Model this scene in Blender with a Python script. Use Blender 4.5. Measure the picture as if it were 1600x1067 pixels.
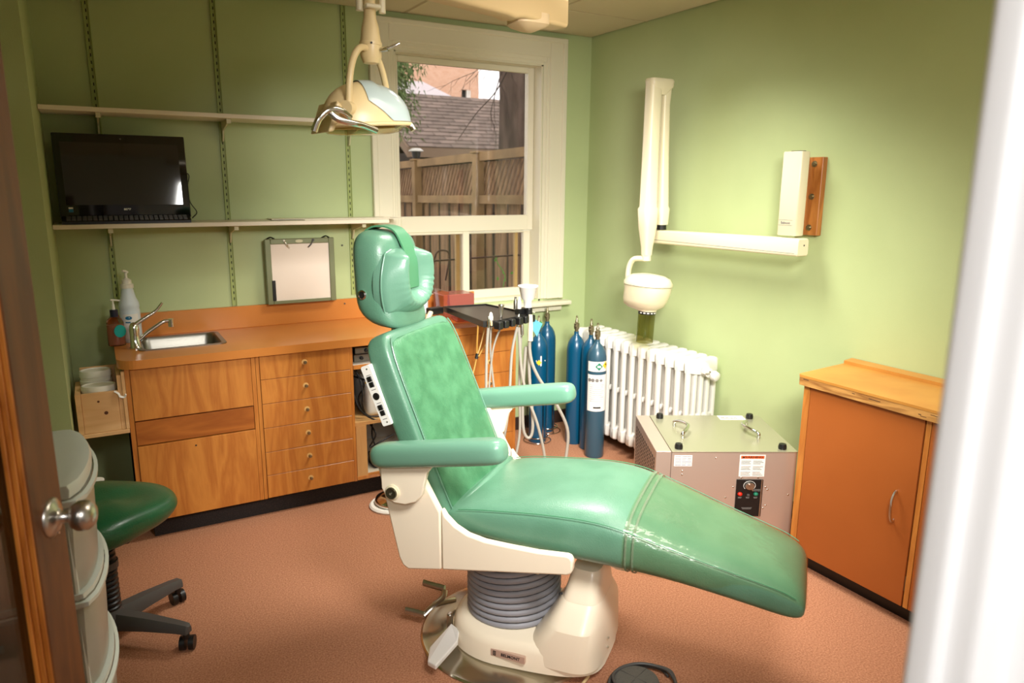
import bpy, bmesh, math, random
from mathutils import Vector, Matrix
random.seed(7)
S = bpy.context.scene
C = S.collection
for o in list(bpy.data.objects): bpy.data.objects.remove(o)
PI = math.pi
def R(d): return math.radians(d)

# ------------------------------------------------------------------ camera, world, lights, exposure
cam_d = bpy.data.cameras.new('camera'); cam = bpy.data.objects.new('camera', cam_d); C.objects.link(cam)
S.camera = cam
YAW, PITCH, ROLL, FPX = .5205, .2118, -.0068, 1132.5
f = Vector((math.sin(YAW)*math.cos(PITCH), math.cos(YAW)*math.cos(PITCH), -math.sin(PITCH)))
rt = Vector((math.cos(YAW), -math.sin(YAW), 0)); dn = f.cross(rt)
cr, sr = math.cos(ROLL), math.sin(ROLL)
ax = cr*rt + sr*dn; ay = -sr*rt + cr*dn
m3 = Matrix((ax, -ay, -f)).transposed()
cam.matrix_world = Matrix.Translation((0, 0, 1.62)) @ m3.to_4x4()
cam_d.sensor_width = 36; cam_d.lens = 36*FPX/1600; cam_d.clip_start = .05
cam_d.dof.use_dof = True; cam_d.dof.focus_distance = 2.7; cam_d.dof.aperture_fstop = 3.5

W = bpy.data.worlds.new('overcast_sky'); S.world = W; W.use_nodes = True
bg = W.node_tree.nodes['Background']; bg.inputs[0].default_value = (.92, .95, 1, 1); bg.inputs[1].default_value = 2.6

def area(name, loc, target, size, sizey, power, col=(1, 1, 1), spread=180):
    l = bpy.data.lights.new(name, 'AREA'); l.shape = 'RECTANGLE'; l.size = size; l.size_y = sizey
    l.energy = power; l.color = col; l.spread = R(spread)
    o = bpy.data.objects.new(name, l); C.objects.link(o); o.location = loc
    o.rotation_euler = (Vector(target)-Vector(loc)).to_track_quat('-Z', 'Y').to_euler()
    return o
area('ceiling_area_light', (1.6, 1.37, 2.535), (1.6, 1.371, 0), 1.15, .5, 8, (1, .95, .86), 115)
area('ceiling_area_light', (1.85, 2.60, 2.535), (1.85, 2.601, 0), .9, .5, 31, (1, .96, .88), 118)  # added fill lamp under plain tiles, no fixture; evens out the room light
area('added_key_light', (.95, .40, 2.12), (2.1, 3.2, .6), .6, .45, 27, (1, .97, .93), 74)  # added key light inside the doorway; no such lamp stands in the room
area('hallway_panel_light', (-.30, -.9, 2.3), (.45, .3, 1.1), .5, .5, 14, (1, .98, .96), 120)

S.view_settings.view_transform = 'Standard'; S.view_settings.look = 'None'
S.view_settings.gamma = 1; S.view_settings.use_curve_mapping = False
S.view_settings.exposure = .25

# ------------------------------------------------------------------ materials
def lin(c):
    return tuple(((x/255)/12.92 if x/255 <= .04045 else ((x/255+.055)/1.055)**2.4) for x in c)+(1,)
def mat(name, col, rough=.5, metal=0, var=None, vscale=8, stretch=(1, 1, 1), bump=0, bscale=60, spec=.5, coat=0, vdetail=4, pts=(.35, .65), glow=0, bstretch=(1,1,1)):
    m = bpy.data.materials.new(name); m.use_nodes = True; nt = m.node_tree; p = nt.nodes['Principled BSDF']
    p.inputs['Base Color'].default_value = lin(col); p.inputs['Roughness'].default_value = rough
    p.inputs['Metallic'].default_value = metal; p.inputs['Specular IOR Level'].default_value = spec
    p.inputs['Coat Weight'].default_value = coat; p.inputs['Coat Roughness'].default_value = .15
    tc = nt.nodes.new('ShaderNodeTexCoord')
    if var:
        mp = nt.nodes.new('ShaderNodeMapping'); mp.inputs['Scale'].default_value = stretch
        nt.links.new(tc.outputs['Object'], mp.inputs[0])
        n = nt.nodes.new('ShaderNodeTexNoise'); n.inputs['Scale'].default_value = vscale; n.inputs['Detail'].default_value = vdetail
        nt.links.new(mp.outputs[0], n.inputs['Vector'])
        r = nt.nodes.new('ShaderNodeValToRGB'); r.color_ramp.elements[0].position = pts[0]; r.color_ramp.elements[1].position = pts[1]
        r.color_ramp.elements[0].color = lin(col); r.color_ramp.elements[1].color = lin(var)
        nt.links.new(n.outputs[0], r.inputs[0]); nt.links.new(r.outputs[0], p.inputs['Base Color'])
    if bump:
        mp = nt.nodes.new('ShaderNodeMapping'); mp.inputs['Scale'].default_value = bstretch
        nt.links.new(tc.outputs['Object'], mp.inputs[0])
        n = nt.nodes.new('ShaderNodeTexNoise'); n.inputs['Scale'].default_value = bscale; n.inputs['Detail'].default_value = 3
        nt.links.new(mp.outputs[0], n.inputs['Vector'])
        b = nt.nodes.new('ShaderNodeBump'); b.inputs['Strength'].default_value = bump; b.inputs['Distance'].default_value = .01
        nt.links.new(n.outputs[0], b.inputs['Height']); nt.links.new(b.outputs[0], p.inputs['Normal'])
    if glow:
        p.inputs['Emission Color'].default_value = lin(col); p.inputs['Emission Strength'].default_value = glow
    return m
def glass(name, col, rough=.02, ior=1.45, trans=1, alpha=1):
    m = mat(name, col, rough); p = m.node_tree.nodes['Principled BSDF']
    p.inputs['Transmission Weight'].default_value = trans; p.inputs['IOR'].default_value = ior; p.inputs['Alpha'].default_value = alpha
    return m
def pane_mat(name, tint=(255, 255, 255), refl=.08):
    # thin window glass: clear transmission plus a weak mirror reflection
    m = bpy.data.materials.new(name); m.use_nodes = True; nt = m.node_tree; nt.nodes.clear()
    t = nt.nodes.new('ShaderNodeBsdfTransparent'); t.inputs[0].default_value = lin(tint)
    g = nt.nodes.new('ShaderNodeBsdfGlossy'); g.inputs['Roughness'].default_value = .01
    fr = nt.nodes.new('ShaderNodeFresnel'); ge = nt.nodes.new('ShaderNodeNewGeometry'); mm = nt.nodes.new('ShaderNodeMath'); mm.operation = 'MULTIPLY_ADD'
    mm.inputs[1].default_value = 1/1.45-1.45; mm.inputs[2].default_value = 1.45
    nt.links.new(ge.outputs['Backfacing'], mm.inputs[0]); nt.links.new(mm.outputs[0], fr.inputs[0])   # same reflectance from either side
    mx = nt.nodes.new('ShaderNodeMixShader'); o = nt.nodes.new('ShaderNodeOutputMaterial')
    nt.links.new(fr.outputs[0], mx.inputs[0]); nt.links.new(t.outputs[0], mx.inputs[1]); nt.links.new(g.outputs[0], mx.inputs[2])
    nt.links.new(mx.outputs[0], o.inputs[0]); return m
def wood(name, a, b, rough=.45, scale=1.9, dirn='Z', coat=.15, fine=.25):
    # long grain: stretched noise for the figure and finer fibre lines
    m = bpy.data.materials.new(name); m.use_nodes = True; nt = m.node_tree; p = nt.nodes['Principled BSDF']
    p.inputs['Roughness'].default_value = rough; p.inputs['Coat Weight'].default_value = coat; p.inputs['Coat Roughness'].default_value = .25
    tc = nt.nodes.new('ShaderNodeTexCoord'); mp = nt.nodes.new('ShaderNodeMapping')
    st = {'Z': (6, 6, .8), 'X': (.8, 6, 6), 'Y': (6, .8, 6)}[dirn]
    mp.inputs['Scale'].default_value = st; nt.links.new(tc.outputs['Object'], mp.inputs[0])
    n = nt.nodes.new('ShaderNodeTexNoise'); n.inputs['Scale'].default_value = scale; n.inputs['Detail'].default_value = 5; n.inputs['Distortion'].default_value = .6
    nt.links.new(mp.outputs[0], n.inputs['Vector'])
    ms = nt.nodes.new('ShaderNodeMath'); ms.operation = 'MULTIPLY'; ms.inputs[1].default_value = 9
    fr = nt.nodes.new('ShaderNodeMath'); fr.operation = 'PINGPONG'; fr.inputs[1].default_value = 1
    nt.links.new(n.outputs[0], ms.inputs[0]); nt.links.new(ms.outputs[0], fr.inputs[0])
    n2 = nt.nodes.new('ShaderNodeTexNoise'); n2.inputs['Scale'].default_value = scale*14; n2.inputs['Detail'].default_value = 3
    nt.links.new(mp.outputs[0], n2.inputs['Vector'])
    mx = nt.nodes.new('ShaderNodeMath'); mx.operation = 'MULTIPLY_ADD'; mx.inputs[1].default_value = fine
    nt.links.new(n2.outputs[0], mx.inputs[0])
    sc = nt.nodes.new('ShaderNodeMath'); sc.operation = 'MULTIPLY'; sc.inputs[1].default_value = .6
    nt.links.new(fr.outputs[0], sc.inputs[0]); nt.links.new(sc.outputs[0], mx.inputs[2])
    r = nt.nodes.new('ShaderNodeValToRGB'); r.color_ramp.elements[0].position = .1; r.color_ramp.elements[1].position = .85
    r.color_ramp.elements[0].color = lin(a); r.color_ramp.elements[1].color = lin(b)
    nt.links.new(mx.outputs[0], r.inputs[0]); nt.links.new(r.outputs[0], p.inputs['Base Color'])
    return m
M = {}
M['wall'] = mat('green_wall_paint', (180, 194, 142), .5, bump=.06, bscale=220, var=(176, 190, 138), vscale=3, spec=.35)
M['ceil'] = mat('ceiling_tile_board', (206, 196, 166), .9, bump=.15, bscale=160)
M['grid'] = mat('ceiling_grid_metal', (176, 160, 124), .6)
M['carpet'] = mat('terracotta_carpet', (154, 102, 74), .95, var=(196, 142, 110), vscale=160, bump=.5, bscale=260, spec=.1, vdetail=3, pts=(.3, .7))
M['white'] = mat('white_gloss_paint', (222, 216, 192), .4)
M['jamb'] = mat('white_door_trim_paint', (240, 240, 240), .45)
M['shelf'] = mat('white_shelf_laminate', (222, 212, 190), .4)
M['std'] = mat('painted_slotted_standard', (158, 172, 100), .5)
M['bracket'] = mat('bracket_enamel', (200, 196, 160), .45)
M['slot'] = mat('slot_shadow_black', (20, 22, 12), .9)
M['orange'] = mat('orange_laminate', (204, 130, 60), .3, var=(194, 122, 54), vscale=3, spec=.5)
M['orange2'] = mat('burnt_orange_door_laminate', (168, 92, 38), .42, var=(160, 86, 34), vscale=2, spec=.4)
M['ochre'] = mat('ochre_countertop_laminate', (196, 138, 62), .4, var=(184, 124, 52), vscale=5)
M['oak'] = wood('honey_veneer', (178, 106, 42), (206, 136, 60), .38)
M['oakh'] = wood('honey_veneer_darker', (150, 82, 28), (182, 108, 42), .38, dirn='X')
M['edge'] = wood('bare_edge_wood', (142, 92, 40), (206, 154, 84), .6, scale=3, dirn='Y', coat=0)
M['pine'] = wood('bare_pine', (214, 166, 112), (236, 196, 142), .6, scale=.8, dirn='X', coat=0)
M['ply'] = wood('pale_plywood', (196, 146, 88), (222, 176, 112), .6, scale=.8, coat=0)
M['doorwood'] = wood('stained_door_wood', (84, 46, 14), (114, 66, 24), .5, scale=1.5, coat=.08)
M['doormould'] = wood('lit_door_moulding', (160, 90, 30), (200, 124, 50), .3, scale=2.5, coat=.5)  # door wood in brighter orange: hallway light put into the moulding colour
M['toe'] = mat('black_toe_kick', (22, 16, 14), .8, var=(62, 48, 42), vscale=220, pts=(.5, .75))
M['vinyl'] = mat('green_chair_vinyl', (92, 136, 112), .34, var=(85, 129, 105), vscale=9, bump=.12, bscale=240, spec=.45, coat=.08, pts=(.4, .6))
M['vinylarm'] = mat('green_arm_vinyl', (100, 144, 122), .3, bump=.05, bscale=200, spec=.5, coat=.15)
M['vinylcloth'] = mat('mottled_green_backrest_vinyl', (76, 132, 94), .5, var=(60, 114, 78), vscale=16, bump=.2, bscale=260, pts=(.38, .62), vdetail=6)
M['vinyldark'] = mat('dark_green_stool_vinyl', (24, 92, 56), .34, bump=.1, bscale=180, var=(18, 80, 46), vscale=8, coat=.1)
M['seam'] = mat('green_piping', (66, 128, 92), .4)
M['cream'] = mat('cream_enamel', (240, 228, 204), .3, spec=.5, coat=.15)
M['cream2'] = mat('ivory_plastic', (226, 216, 184), .35)
M['ylw'] = mat('aged_cream_lamp_plastic', (222, 198, 148), .35)
M['lampblue'] = mat('pale_blue_lamp_cover', (180, 196, 194), .2, coat=.3)
M['bellow'] = mat('grey_rubber_bellows', (140, 140, 146), .5)
M['bellowd'] = mat('dark_bellows_groove', (70, 70, 74), .7)
M['chrome'] = mat('chrome', (220, 220, 215), .12, 1)
M['steel'] = mat('brushed_steel', (134, 132, 124), .36, 1, bump=.04, bscale=80, bstretch=(1, 20, 1))
M['steel2'] = mat('satin_nickel', (190, 186, 178), .3, 1)
M['alu'] = mat('stainless_cabinet_panel', (204, 186, 172), .34, .6)
M['alud'] = mat('stainless_cabinet_dark', (110, 100, 92), .4, .8)
M['black'] = mat('black_plastic', (16, 16, 16), .4)
M['gloss'] = mat('gloss_black_bezel', (6, 6, 7), .08, spec=.6)
M['scr'] = mat('switched_off_screen', (24, 20, 17), .05, spec=.8)
M['greyp'] = mat('grey_plastic', (72, 70, 68), .5)
M['rubber'] = mat('dark_rubber', (92, 90, 84), .7, bump=.3, bscale=120)
M['rad'] = mat('white_radiator_enamel', (222, 220, 212), .35)
M['blue'] = mat('blue_cylinder_paint', (4, 74, 106), .3, coat=.3)
M['blue2'] = mat('slate_blue_cylinder_paint', (44, 80, 98), .35, coat=.3)
M['valve'] = mat('dull_brass_valve', (150, 140, 112), .35, .9)
M['paper'] = mat('white_label_paper', (236, 234, 226), .6)
M['yel'] = mat('yellow_label', (232, 196, 40), .5)
M['grn'] = mat('green_label', (20, 120, 90), .5)
M['grncap'] = mat('green_plastic_cap', (16, 150, 70), .4)
M['ink'] = mat('grey_print', (120, 118, 114), .7)
M['inkd'] = mat('black_print', (30, 28, 28), .6)
M['orangelab'] = mat('orange_warning_header', (230, 96, 30), .5)
M['red'] = mat('red_light_lens', (220, 40, 20), .3)
M['hose'] = mat('grey_white_hose', (166, 162, 150), .45)
M['tan'] = mat('tan_translucent_tube', (186, 138, 62), .35)
M['tray'] = mat('matt_tray_liner', (60, 54, 46), .35)
M['trayb'] = mat('black_tray_rim', (22, 20, 18), .35)
M['lbox'] = mat('opal_light_box_glass', (232, 220, 206), .25)
M['hammer'] = mat('green_hammered_frame', (126, 132, 100), .35, .3)
M['bottle'] = mat('pale_blue_white_bottle', (214, 226, 232), .4)
M['navy'] = mat('navy_cap', (22, 24, 50), .4)
M['soap'] = glass('clear_soap_bottle', (224, 190, 170), .05, 1.3)
M['teal'] = mat('teal_sticker', (20, 160, 150), .4)
M['tub'] = mat('white_tub_plastic', (230, 228, 214), .4)
M['cart'] = glass('frosted_drawer_plastic', (214, 210, 196), .3, 1.3, .6)
M['cartf'] = mat('pale_grey_cart_frame', (196, 202, 192), .35)
M['wall2'] = mat('hallway_white_paint', (225, 225, 225), .6)
M['hfloor'] = mat('hallway_carpet', (150, 98, 70), .95)
M['tintpane'] = pane_mat('window_glass', (232, 226, 222))
M['clear'] = pane_mat('thin_clear_plastic', (214, 232, 220))
M['doorpane'] = pane_mat('door_glass', (190, 190, 190))
M['acry'] = pane_mat('clear_acrylic', (240, 196, 190))
M['smoke'] = glass('smoked_cone_plastic', (118, 116, 72), .05, 1.1, .85)
M['lens'] = glass('clear_lamp_lens', (246, 246, 236), .08, 1.3, .95)
M['shing'] = mat('grey_roof_shingle', (122, 108, 98), .9, var=(98, 88, 82), vscale=5)
M['shing2'] = mat('grey_roof_shingle_light', (138, 122, 112), .9, var=(112, 100, 92), vscale=5)
M['fence'] = wood('weathered_fence_wood', (104, 78, 56), (150, 120, 88), .8, scale=1, coat=0)
M['fencer'] = mat('fence_rail_wood', (150, 122, 84), .8, var=(120, 96, 64), vscale=4)
M['barge'] = mat('weathered_fascia_board', (128, 108, 88), .8)
M['shedw'] = mat('dark_shed_wall', (46, 36, 28), .9)
M['bark'] = mat('tree_bark', (60, 48, 40), .95, var=(96, 80, 70), vscale=10, stretch=(1, 1, .25), bump=1, bscale=14, bstretch=(1, 1, .25))
M['twig'] = mat('bare_twig', (44, 32, 26), .9)
M['leaf'] = mat('conifer_green', (70, 96, 50), .8, var=(120, 140, 84), vscale=12)
M['lawn'] = mat('yard_ground', (70, 60, 44), .95, var=(60, 80, 40), vscale=4)
M['roofw'] = mat('pale_metal_roof', (200, 196, 200), .5)
M['iron'] = mat('black_iron_bar', (62, 34, 26), .6)
M['plantg'] = mat('ivy_green', (90, 150, 60), .6)
M['tealb'] = mat('teal_plastic', (10, 110, 150), .4)
M['maroon'] = mat('maroon_plastic', (120, 30, 40), .4)
def brickmat():
    m = bpy.data.materials.new('peach_brick'); m.use_nodes = True; nt = m.node_tree; p = nt.nodes['Principled BSDF']
    p.inputs['Roughness'].default_value = .9
    tc = nt.nodes.new('ShaderNodeTexCoord'); mp = nt.nodes.new('ShaderNodeMapping'); mp.inputs['Rotation'].default_value = (R(90), 0, 0)
    b = nt.nodes.new('ShaderNodeTexBrick'); b.inputs['Scale'].default_value = 4
    b.inputs['Color1'].default_value = lin((222, 176, 146)); b.inputs['Color2'].default_value = lin((232, 190, 162)); b.inputs['Mortar'].default_value = lin((214, 190, 170))
    b.inputs['Mortar Size'].default_value = .012
    nt.links.new(tc.outputs['Object'], mp.inputs[0]); nt.links.new(mp.outputs[0], b.inputs['Vector']); nt.links.new(b.outputs[0], p.inputs['Base Color']); return m
M['brick'] = brickmat()

# ------------------------------------------------------------------ mesh helpers
def V(*a): return Vector(a)
def nb(): return bmesh.new()
def box(bm, lo, hi, bev=0, T=None, seg=1):
    lo = Vector(lo); hi = Vector(hi); c = (lo+hi)/2; s = hi-lo
    mt = Matrix.Translation(c) @ Matrix.Diagonal((s.x, s.y, s.z, 1))
    if T is not None: mt = T @ mt
    r = bmesh.ops.create_cube(bm, size=1, matrix=mt)
    if bev:
        es = list({e for v in r['verts'] for e in v.link_edges})
        bmesh.ops.bevel(bm, geom=es, offset=bev, segments=seg, profile=.6, affect='EDGES', clamp_overlap=True)
    return bm
def ring(bm, pts): return [bm.verts.new(p) for p in pts]
def skin(bm, rings, caps=True, closed=True):
    vs = [ring(bm, r) for r in rings]
    for a, b in zip(vs, vs[1:]):
        n = len(a); rng = range(n) if closed else range(n-1)
        for i in rng:
            j = (i+1) % n
            bm.faces.new((a[i], a[j], b[j], b[i]))
    if caps and closed:
        bm.faces.new(list(reversed(vs[0]))); bm.faces.new(vs[-1])
    return bm
def basis(d):
    d = d.normalized(); a = Vector((0, 0, 1)) if abs(d.z) < .9 else Vector((1, 0, 0))
    u = d.cross(a).normalized(); return u, d.cross(u).normalized()
def cyl(bm, p0, p1, r0, r1=None, n=20):
    p0 = Vector(p0); p1 = Vector(p1); r1 = r0 if r1 is None else r1; u, w = basis(p1-p0)
    return skin(bm, [[p+(u*math.cos(t)+w*math.sin(t))*r for t in [2*PI*i/n for i in range(n)]] for p, r in ((p0, r0), (p1, r1))])
def lathe(bm, prof, c=(0, 0, 0), n=28, T=None, sx=1, sy=1):
    c = Vector(c); rs = []
    for r, z in prof:
        q = [Vector((c.x+sx*r*math.cos(2*PI*i/n), c.y+sy*r*math.sin(2*PI*i/n), c.z+z)) for i in range(n)]
        rs.append([T @ p for p in q] if T is not None else q)
    return skin(bm, rs)
def catmull(pts, k=6):
    P = [Vector(p) for p in pts]
    if len(P) < 3: return P
    P = [2*P[0]-P[1]]+P+[2*P[-1]-P[-2]]; out = []
    for i in range(1, len(P)-2):
        for j in range(k):
            t = j/k; a, b, c, d = P[i-1:i+3]
            out.append(.5*((2*b)+(c-a)*t+(2*a-5*b+4*c-d)*t*t+(3*b-a-3*c+d)*t**3))
    out.append(P[-2]); return out
def tube(bm, pts, r, n=8, k=6, sm=True, flat=1):
    P = catmull(pts, k) if sm else [Vector(p) for p in pts]
    rr = r if callable(r) else (lambda t: r)
    rings = []; u = None
    for i, p in enumerate(P):
        d = (P[min(i+1, len(P)-1)]-P[max(i-1, 0)]).normalized()
        if u is None: u, w = basis(d)
        else:
            u = (u-d*u.dot(d)).normalized(); w = d.cross(u)
        q = rr(i/(len(P)-1)); rings.append([p+(u*math.cos(t)+w*math.sin(t)*flat)*q for t in [2*PI*j/n for j in range(n)]])
    return skin(bm, rings)
def prism(bm, poly, fn, d0, d1):
    # poly: 2-D outline; fn(a, b, d) -> point
    return skin(bm, [[fn(a, b, d0) for a, b in poly], [fn(a, b, d1) for a, b in poly]])
def rrect(w, h, r, n=5, cx=0, cy=0):
    out = []
    for sx, sy, a0 in ((1, 1, 0), (-1, 1, 90), (-1, -1, 180), (1, -1, 270)):
        for i in range(n+1):
            a = R(a0+90*i/n); out.append((cx+sx*(w/2-r)+r*math.cos(a), cy+sy*(h/2-r)+r*math.sin(a)))
    return out
def sph(bm, c, r, sc=(1, 1, 1), n=16, T=None):
    mt = Matrix.Translation(c) @ Matrix.Diagonal((sc[0], sc[1], sc[2], 1))
    if T is not None: mt = T @ mt
    bmesh.ops.create_uvsphere(bm, u_segments=n, v_segments=n//2+2, radius=r, matrix=mt); return bm

WM = {}
def finish(name, bm, m, smooth):
    bmesh.ops.recalc_face_normals(bm, faces=bm.faces)
    me = bpy.data.meshes.new(name); bm.to_mesh(me); bm.free()
    if m: me.materials.append(m)
    if smooth:
        for p in me.polygons: p.use_smooth = True
        try: me.set_sharp_from_angle(angle=R(smooth if smooth > 1 else 40))
        except Exception: pass
    return me
def obj(name, bm, m, parent=None, smooth=0, local=False, label=None, kind=None, mods=None):
    """one mesh object; geometry given in world coordinates unless local"""
    if parent is None and not local:
        if kind != 'structure' and len(bm.verts):
            xs = [v.co for v in bm.verts]
            c = Vector(((min(v.x for v in xs)+max(v.x for v in xs))/2, (min(v.y for v in xs)+max(v.y for v in xs))/2, min(v.z for v in xs)))
        else: c = Vector((0, 0, 0))
        bmesh.ops.transform(bm, matrix=Matrix.Translation(-c), verts=bm.verts); mw = Matrix.Translation(c)
    elif parent is not None and not local:
        bmesh.ops.transform(bm, matrix=WM[parent.name].inverted(), verts=bm.verts); mw = Matrix.Identity(4)
    else: mw = Matrix.Identity(4)
    o = bpy.data.objects.new(name, finish(name, bm, M[m] if isinstance(m, str) else m, smooth)); C.objects.link(o)
    if parent is not None: o.parent = parent; WM[o.name] = WM[parent.name].copy()
    else: o.matrix_world = mw; WM[o.name] = mw
    if label: o['label'] = label
    if kind: o['kind'] = kind
    return o
def sub(o, levels=1):
    s = o.modifiers.new('subdivision', 'SUBSURF'); s.levels = levels; s.render_levels = levels
    for p in o.data.polygons: p.use_smooth = True
    return o
def thing(name, label, cat, loc=(0, 0, 0), rotz=0, group=None, kind=None, mw=None):
    o = bpy.data.objects.new(name, None); C.objects.link(o); o.empty_display_size = .1
    m = mw if mw is not None else Matrix.Translation(loc) @ Matrix.Rotation(rotz, 4, 'Z')
    o.matrix_world = m; WM[o.name] = m
    if label: o['label'] = label
    if cat: o['category'] = cat
    if group: o['group'] = group
    if kind: o['kind'] = kind
    return o
def tag(o, label, cat, group=None):
    o['label'] = label; o['category'] = cat
    if group: o['group'] = group
    return o
def setup(name, kind='structure', loc=(0, 0, 0)): return thing(name, None, None, loc, kind=kind)
def clone(o, parent, loc, rot=None):
    c = o.copy(); C.objects.link(c); c.parent = parent; c.location = loc
    if rot: c.rotation_euler = rot
    return c
def text(body, size, m, parent, T, name='lettering', depth=.0006, bold=0, align='CENTER', squash=1):
    """flat raised lettering; T is the WORLD matrix whose local XY plane holds the text"""
    cu = bpy.data.curves.new(name, 'FONT'); cu.body = body; cu.size = size; cu.extrude = depth; cu.align_x = align; cu.align_y = 'CENTER'; cu.offset = bold
    to = bpy.data.objects.new(name, cu); me = bpy.data.meshes.new_from_object(to); bpy.data.objects.remove(to)
    bm = nb(); bm.from_mesh(me); bmesh.ops.transform(bm, matrix=T @ Matrix.Diagonal((squash, 1, 1, 1)), verts=bm.verts)
    return obj(name, bm, m, parent)
def facing(p, nrm, up=(0, 0, 1)):
    n = Vector(nrm).normalized(); x = Vector(up).cross(n).normalized(); y = n.cross(x)
    return Matrix.Translation(p) @ Matrix((x, y, n)).transposed().to_4x4()
# ------------------------------------------------------------------ room shell
XR, YB, ZC = 2.90, 4.054, 2.55
bm = nb(); box(bm, (-1.2, -1.6, -.08), (XR, YB+.05, 0)); obj('floor', bm, 'carpet', kind='structure')
ce = setup('ceiling')
bm = nb(); box(bm, (-1.2, -1.6, ZC+.02), (XR+.02, YB+.1, ZC+.06)); obj('ceiling_slab', bm, 'grid', ce)
gx = [2.895, 2.28, 1.61, .94, .27, -.40]; gy = [4.05, 3.51, 2.90, 2.29, 1.68, 1.07, .46]
tm = None
for i in range(len(gx)-1):
    for j in range(len(gy)-1):
        if 1 <= i <= 2 and j == 4: continue   # light panel opening
        bm = nb(); x0, x1, y0, y1 = gx[i+1], gx[i], gy[j+1], gy[j]
        box(bm, (x0+.008, y0+.008, ZC), (x1-.008, y1-.008, ZC+.012), .003)
        obj('ceiling_tile', bm, 'ceil', ce)
bm = nb()
for x in gx[1:]: box(bm, (x-.012, .3, ZC+.002), (x+.012, YB, ZC+.02))
for y in gy[1:]: box(bm, (-.4, y-.012, ZC+.003), (XR, y+.012, ZC+.021))
obj('ceiling_grid', bm, 'grid', ce)
# panel housing of the ceiling light
t = thing('ceiling_light', 'recessed fluorescent ceiling panel above the middle of the room', 'ceiling light', (1.35, 1.37, ZC))
bm = nb()
for lo, hi in (((.95, 1.06, ZC-.02), (2.27, 1.10, ZC+.02)), ((.95, 1.64, ZC-.02), (2.27, 1.68, ZC+.02)), ((.95, 1.10, ZC-.02), (.99, 1.64, ZC+.02)), ((2.23, 1.10, ZC-.02), (2.27, 1.64, ZC+.02))): box(bm, lo, hi, .003)
obj('frame', bm, 'white', t)
bm = nb(); box(bm, (.99, 1.10, ZC), (2.23, 1.64, ZC+.01)); obj('diffuser', bm, mat('lit_diffuser', (255, 240, 214), .5, glow=2.5), t)

# back wall with the window opening (x 1.55..2.54, z .90..2.36)
bm = nb()
wx0, wx1, wz0, wz1 = 1.55, 2.535, .885, 2.36
box(bm, (-.6, YB, 0), (wx0, YB+.22, ZC+.05)); box(bm, (wx1, YB, 0), (XR+.2, YB+.22, ZC+.05))
box(bm, (wx0, YB, 0), (wx1, YB+.22, wz0)); box(bm, (wx0, YB, wz1), (wx1, YB+.22, ZC+.05))
obj('wall_back', bm, 'wall', kind='structure')
bm = nb(); box(bm, (XR, .2, 0), (XR+.15, YB, ZC+.05)); obj('wall_right', bm, 'wall', kind='structure')
bm = nb(); box(bm, (-.75, 3.36, 0), (-.157, YB, ZC+.05)); box(bm, (-.9, .75, 0), (-.75, YB, ZC+.05)); obj('wall_left', bm, 'wall', kind='structure')
bm = nb(); box(bm, (.62, .12, 0), (XR+.15, .25, ZC+.05)); box(bm, (-.9, .62, 0), (-.47, .75, ZC+.05)); box(bm, (-.47, .60, 2.1), (.62, .25, ZC+.05))
obj('wall_front', bm, 'wall2', kind='structure')
bm = nb(); box(bm, (-1.2, -1.6, 0), (1.6, -1.5, ZC+.05)); box(bm, (-.6, -1.5, 0), (-.5, .62, ZC+.05)); box(bm, (1.5, -1.5, 0), (1.6, .12, ZC+.05))
obj('wall_hallway', bm, 'wall2', kind='structure')
# right-hand door casing: stepped white trim just beside the camera
def jambpt(k, y): return k*y
tr = setup('trim_1')
ex, ey = .5235, .2745
bm = nb(); box(bm, (ex, ey-.012, 0), (ex+.05, ey+.012, ZC), .006, seg=3); obj('casing_bead', bm, 'jamb', tr, 40)
bm = nb(); box(bm, (ex+.012, ey-.035, 0), (ex+.11, ey-.006, ZC), .008, seg=3); obj('casing_board', bm, 'jamb', tr, 40)
bm = nb(); box(bm, (ex+.06, .05, 0), (ex+.13, ey-.02, ZC), .004); obj('jamb_board', bm, 'jamb', tr)

# ------------------------------------------------------------------ window
w = setup('window_1', loc=(2.05, YB, .88))
def casing(a, b, horiz):
    bm = nb()
    # stepped profile: (offset from inner edge, thickness)
    return bm
def strip_x(bm, x0, x1, z0, z1, th, y=YB, bev=.004): box(bm, (x0, y-th, z0), (x1, y, z1), bev)
bm = nb()
strip_x(bm, 2.575, 2.695, .885, 2.515, .028); strip_x(bm, 2.665, 2.697, .885, 2.515, .036); strip_x(bm, 2.555, 2.59, .885, 2.42, .018); strip_x(bm, 2.535, 2.56, .885, 2.39, .010)
obj('side_casing', bm, 'white', w)
bm = nb()
strip_x(bm, 1.40, 1.515, .885, 2.515, .028); strip_x(bm, 1.398, 1.43, .885, 2.515, .036); strip_x(bm, 1.50, 1.535, .885, 2.42, .018); strip_x(bm, 1.53, 1.55, .885, 2.39, .010)
obj('side_casing', bm, 'white', w)
bm = nb()
strip_x(bm, 1.515, 2.575, 2.40, 2.512, .026); strip_x(bm, 1.398, 2.697, 2.487, 2.517, .038); strip_x(bm, 1.535, 2.555, 2.375, 2.405, .016); strip_x(bm, 1.55, 2.535, 2.355, 2.38, .009)
obj('head_casing', bm, 'white', w)
bm = nb()
box(bm, (1.36, YB-.085, .845), (2.735, YB+.1, .872), .008, seg=2); box(bm, (1.40, YB-.03, .80), (2.695, YB, .846), .006)
obj('window_sill', bm, 'white', w, 40)
bm = nb()
box(bm, (1.55, YB, .872), (1.562, YB+.2, 2.36)); box(bm, (2.523, YB, .872), (2.535, YB+.2, 2.36)); box(bm, (1.55, YB, 2.348), (2.535, YB+.2, 2.36)); box(bm, (1.55, YB+.04, .86), (2.535, YB+.22, .90))
obj('jamb_lining', bm, 'white', w)
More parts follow.
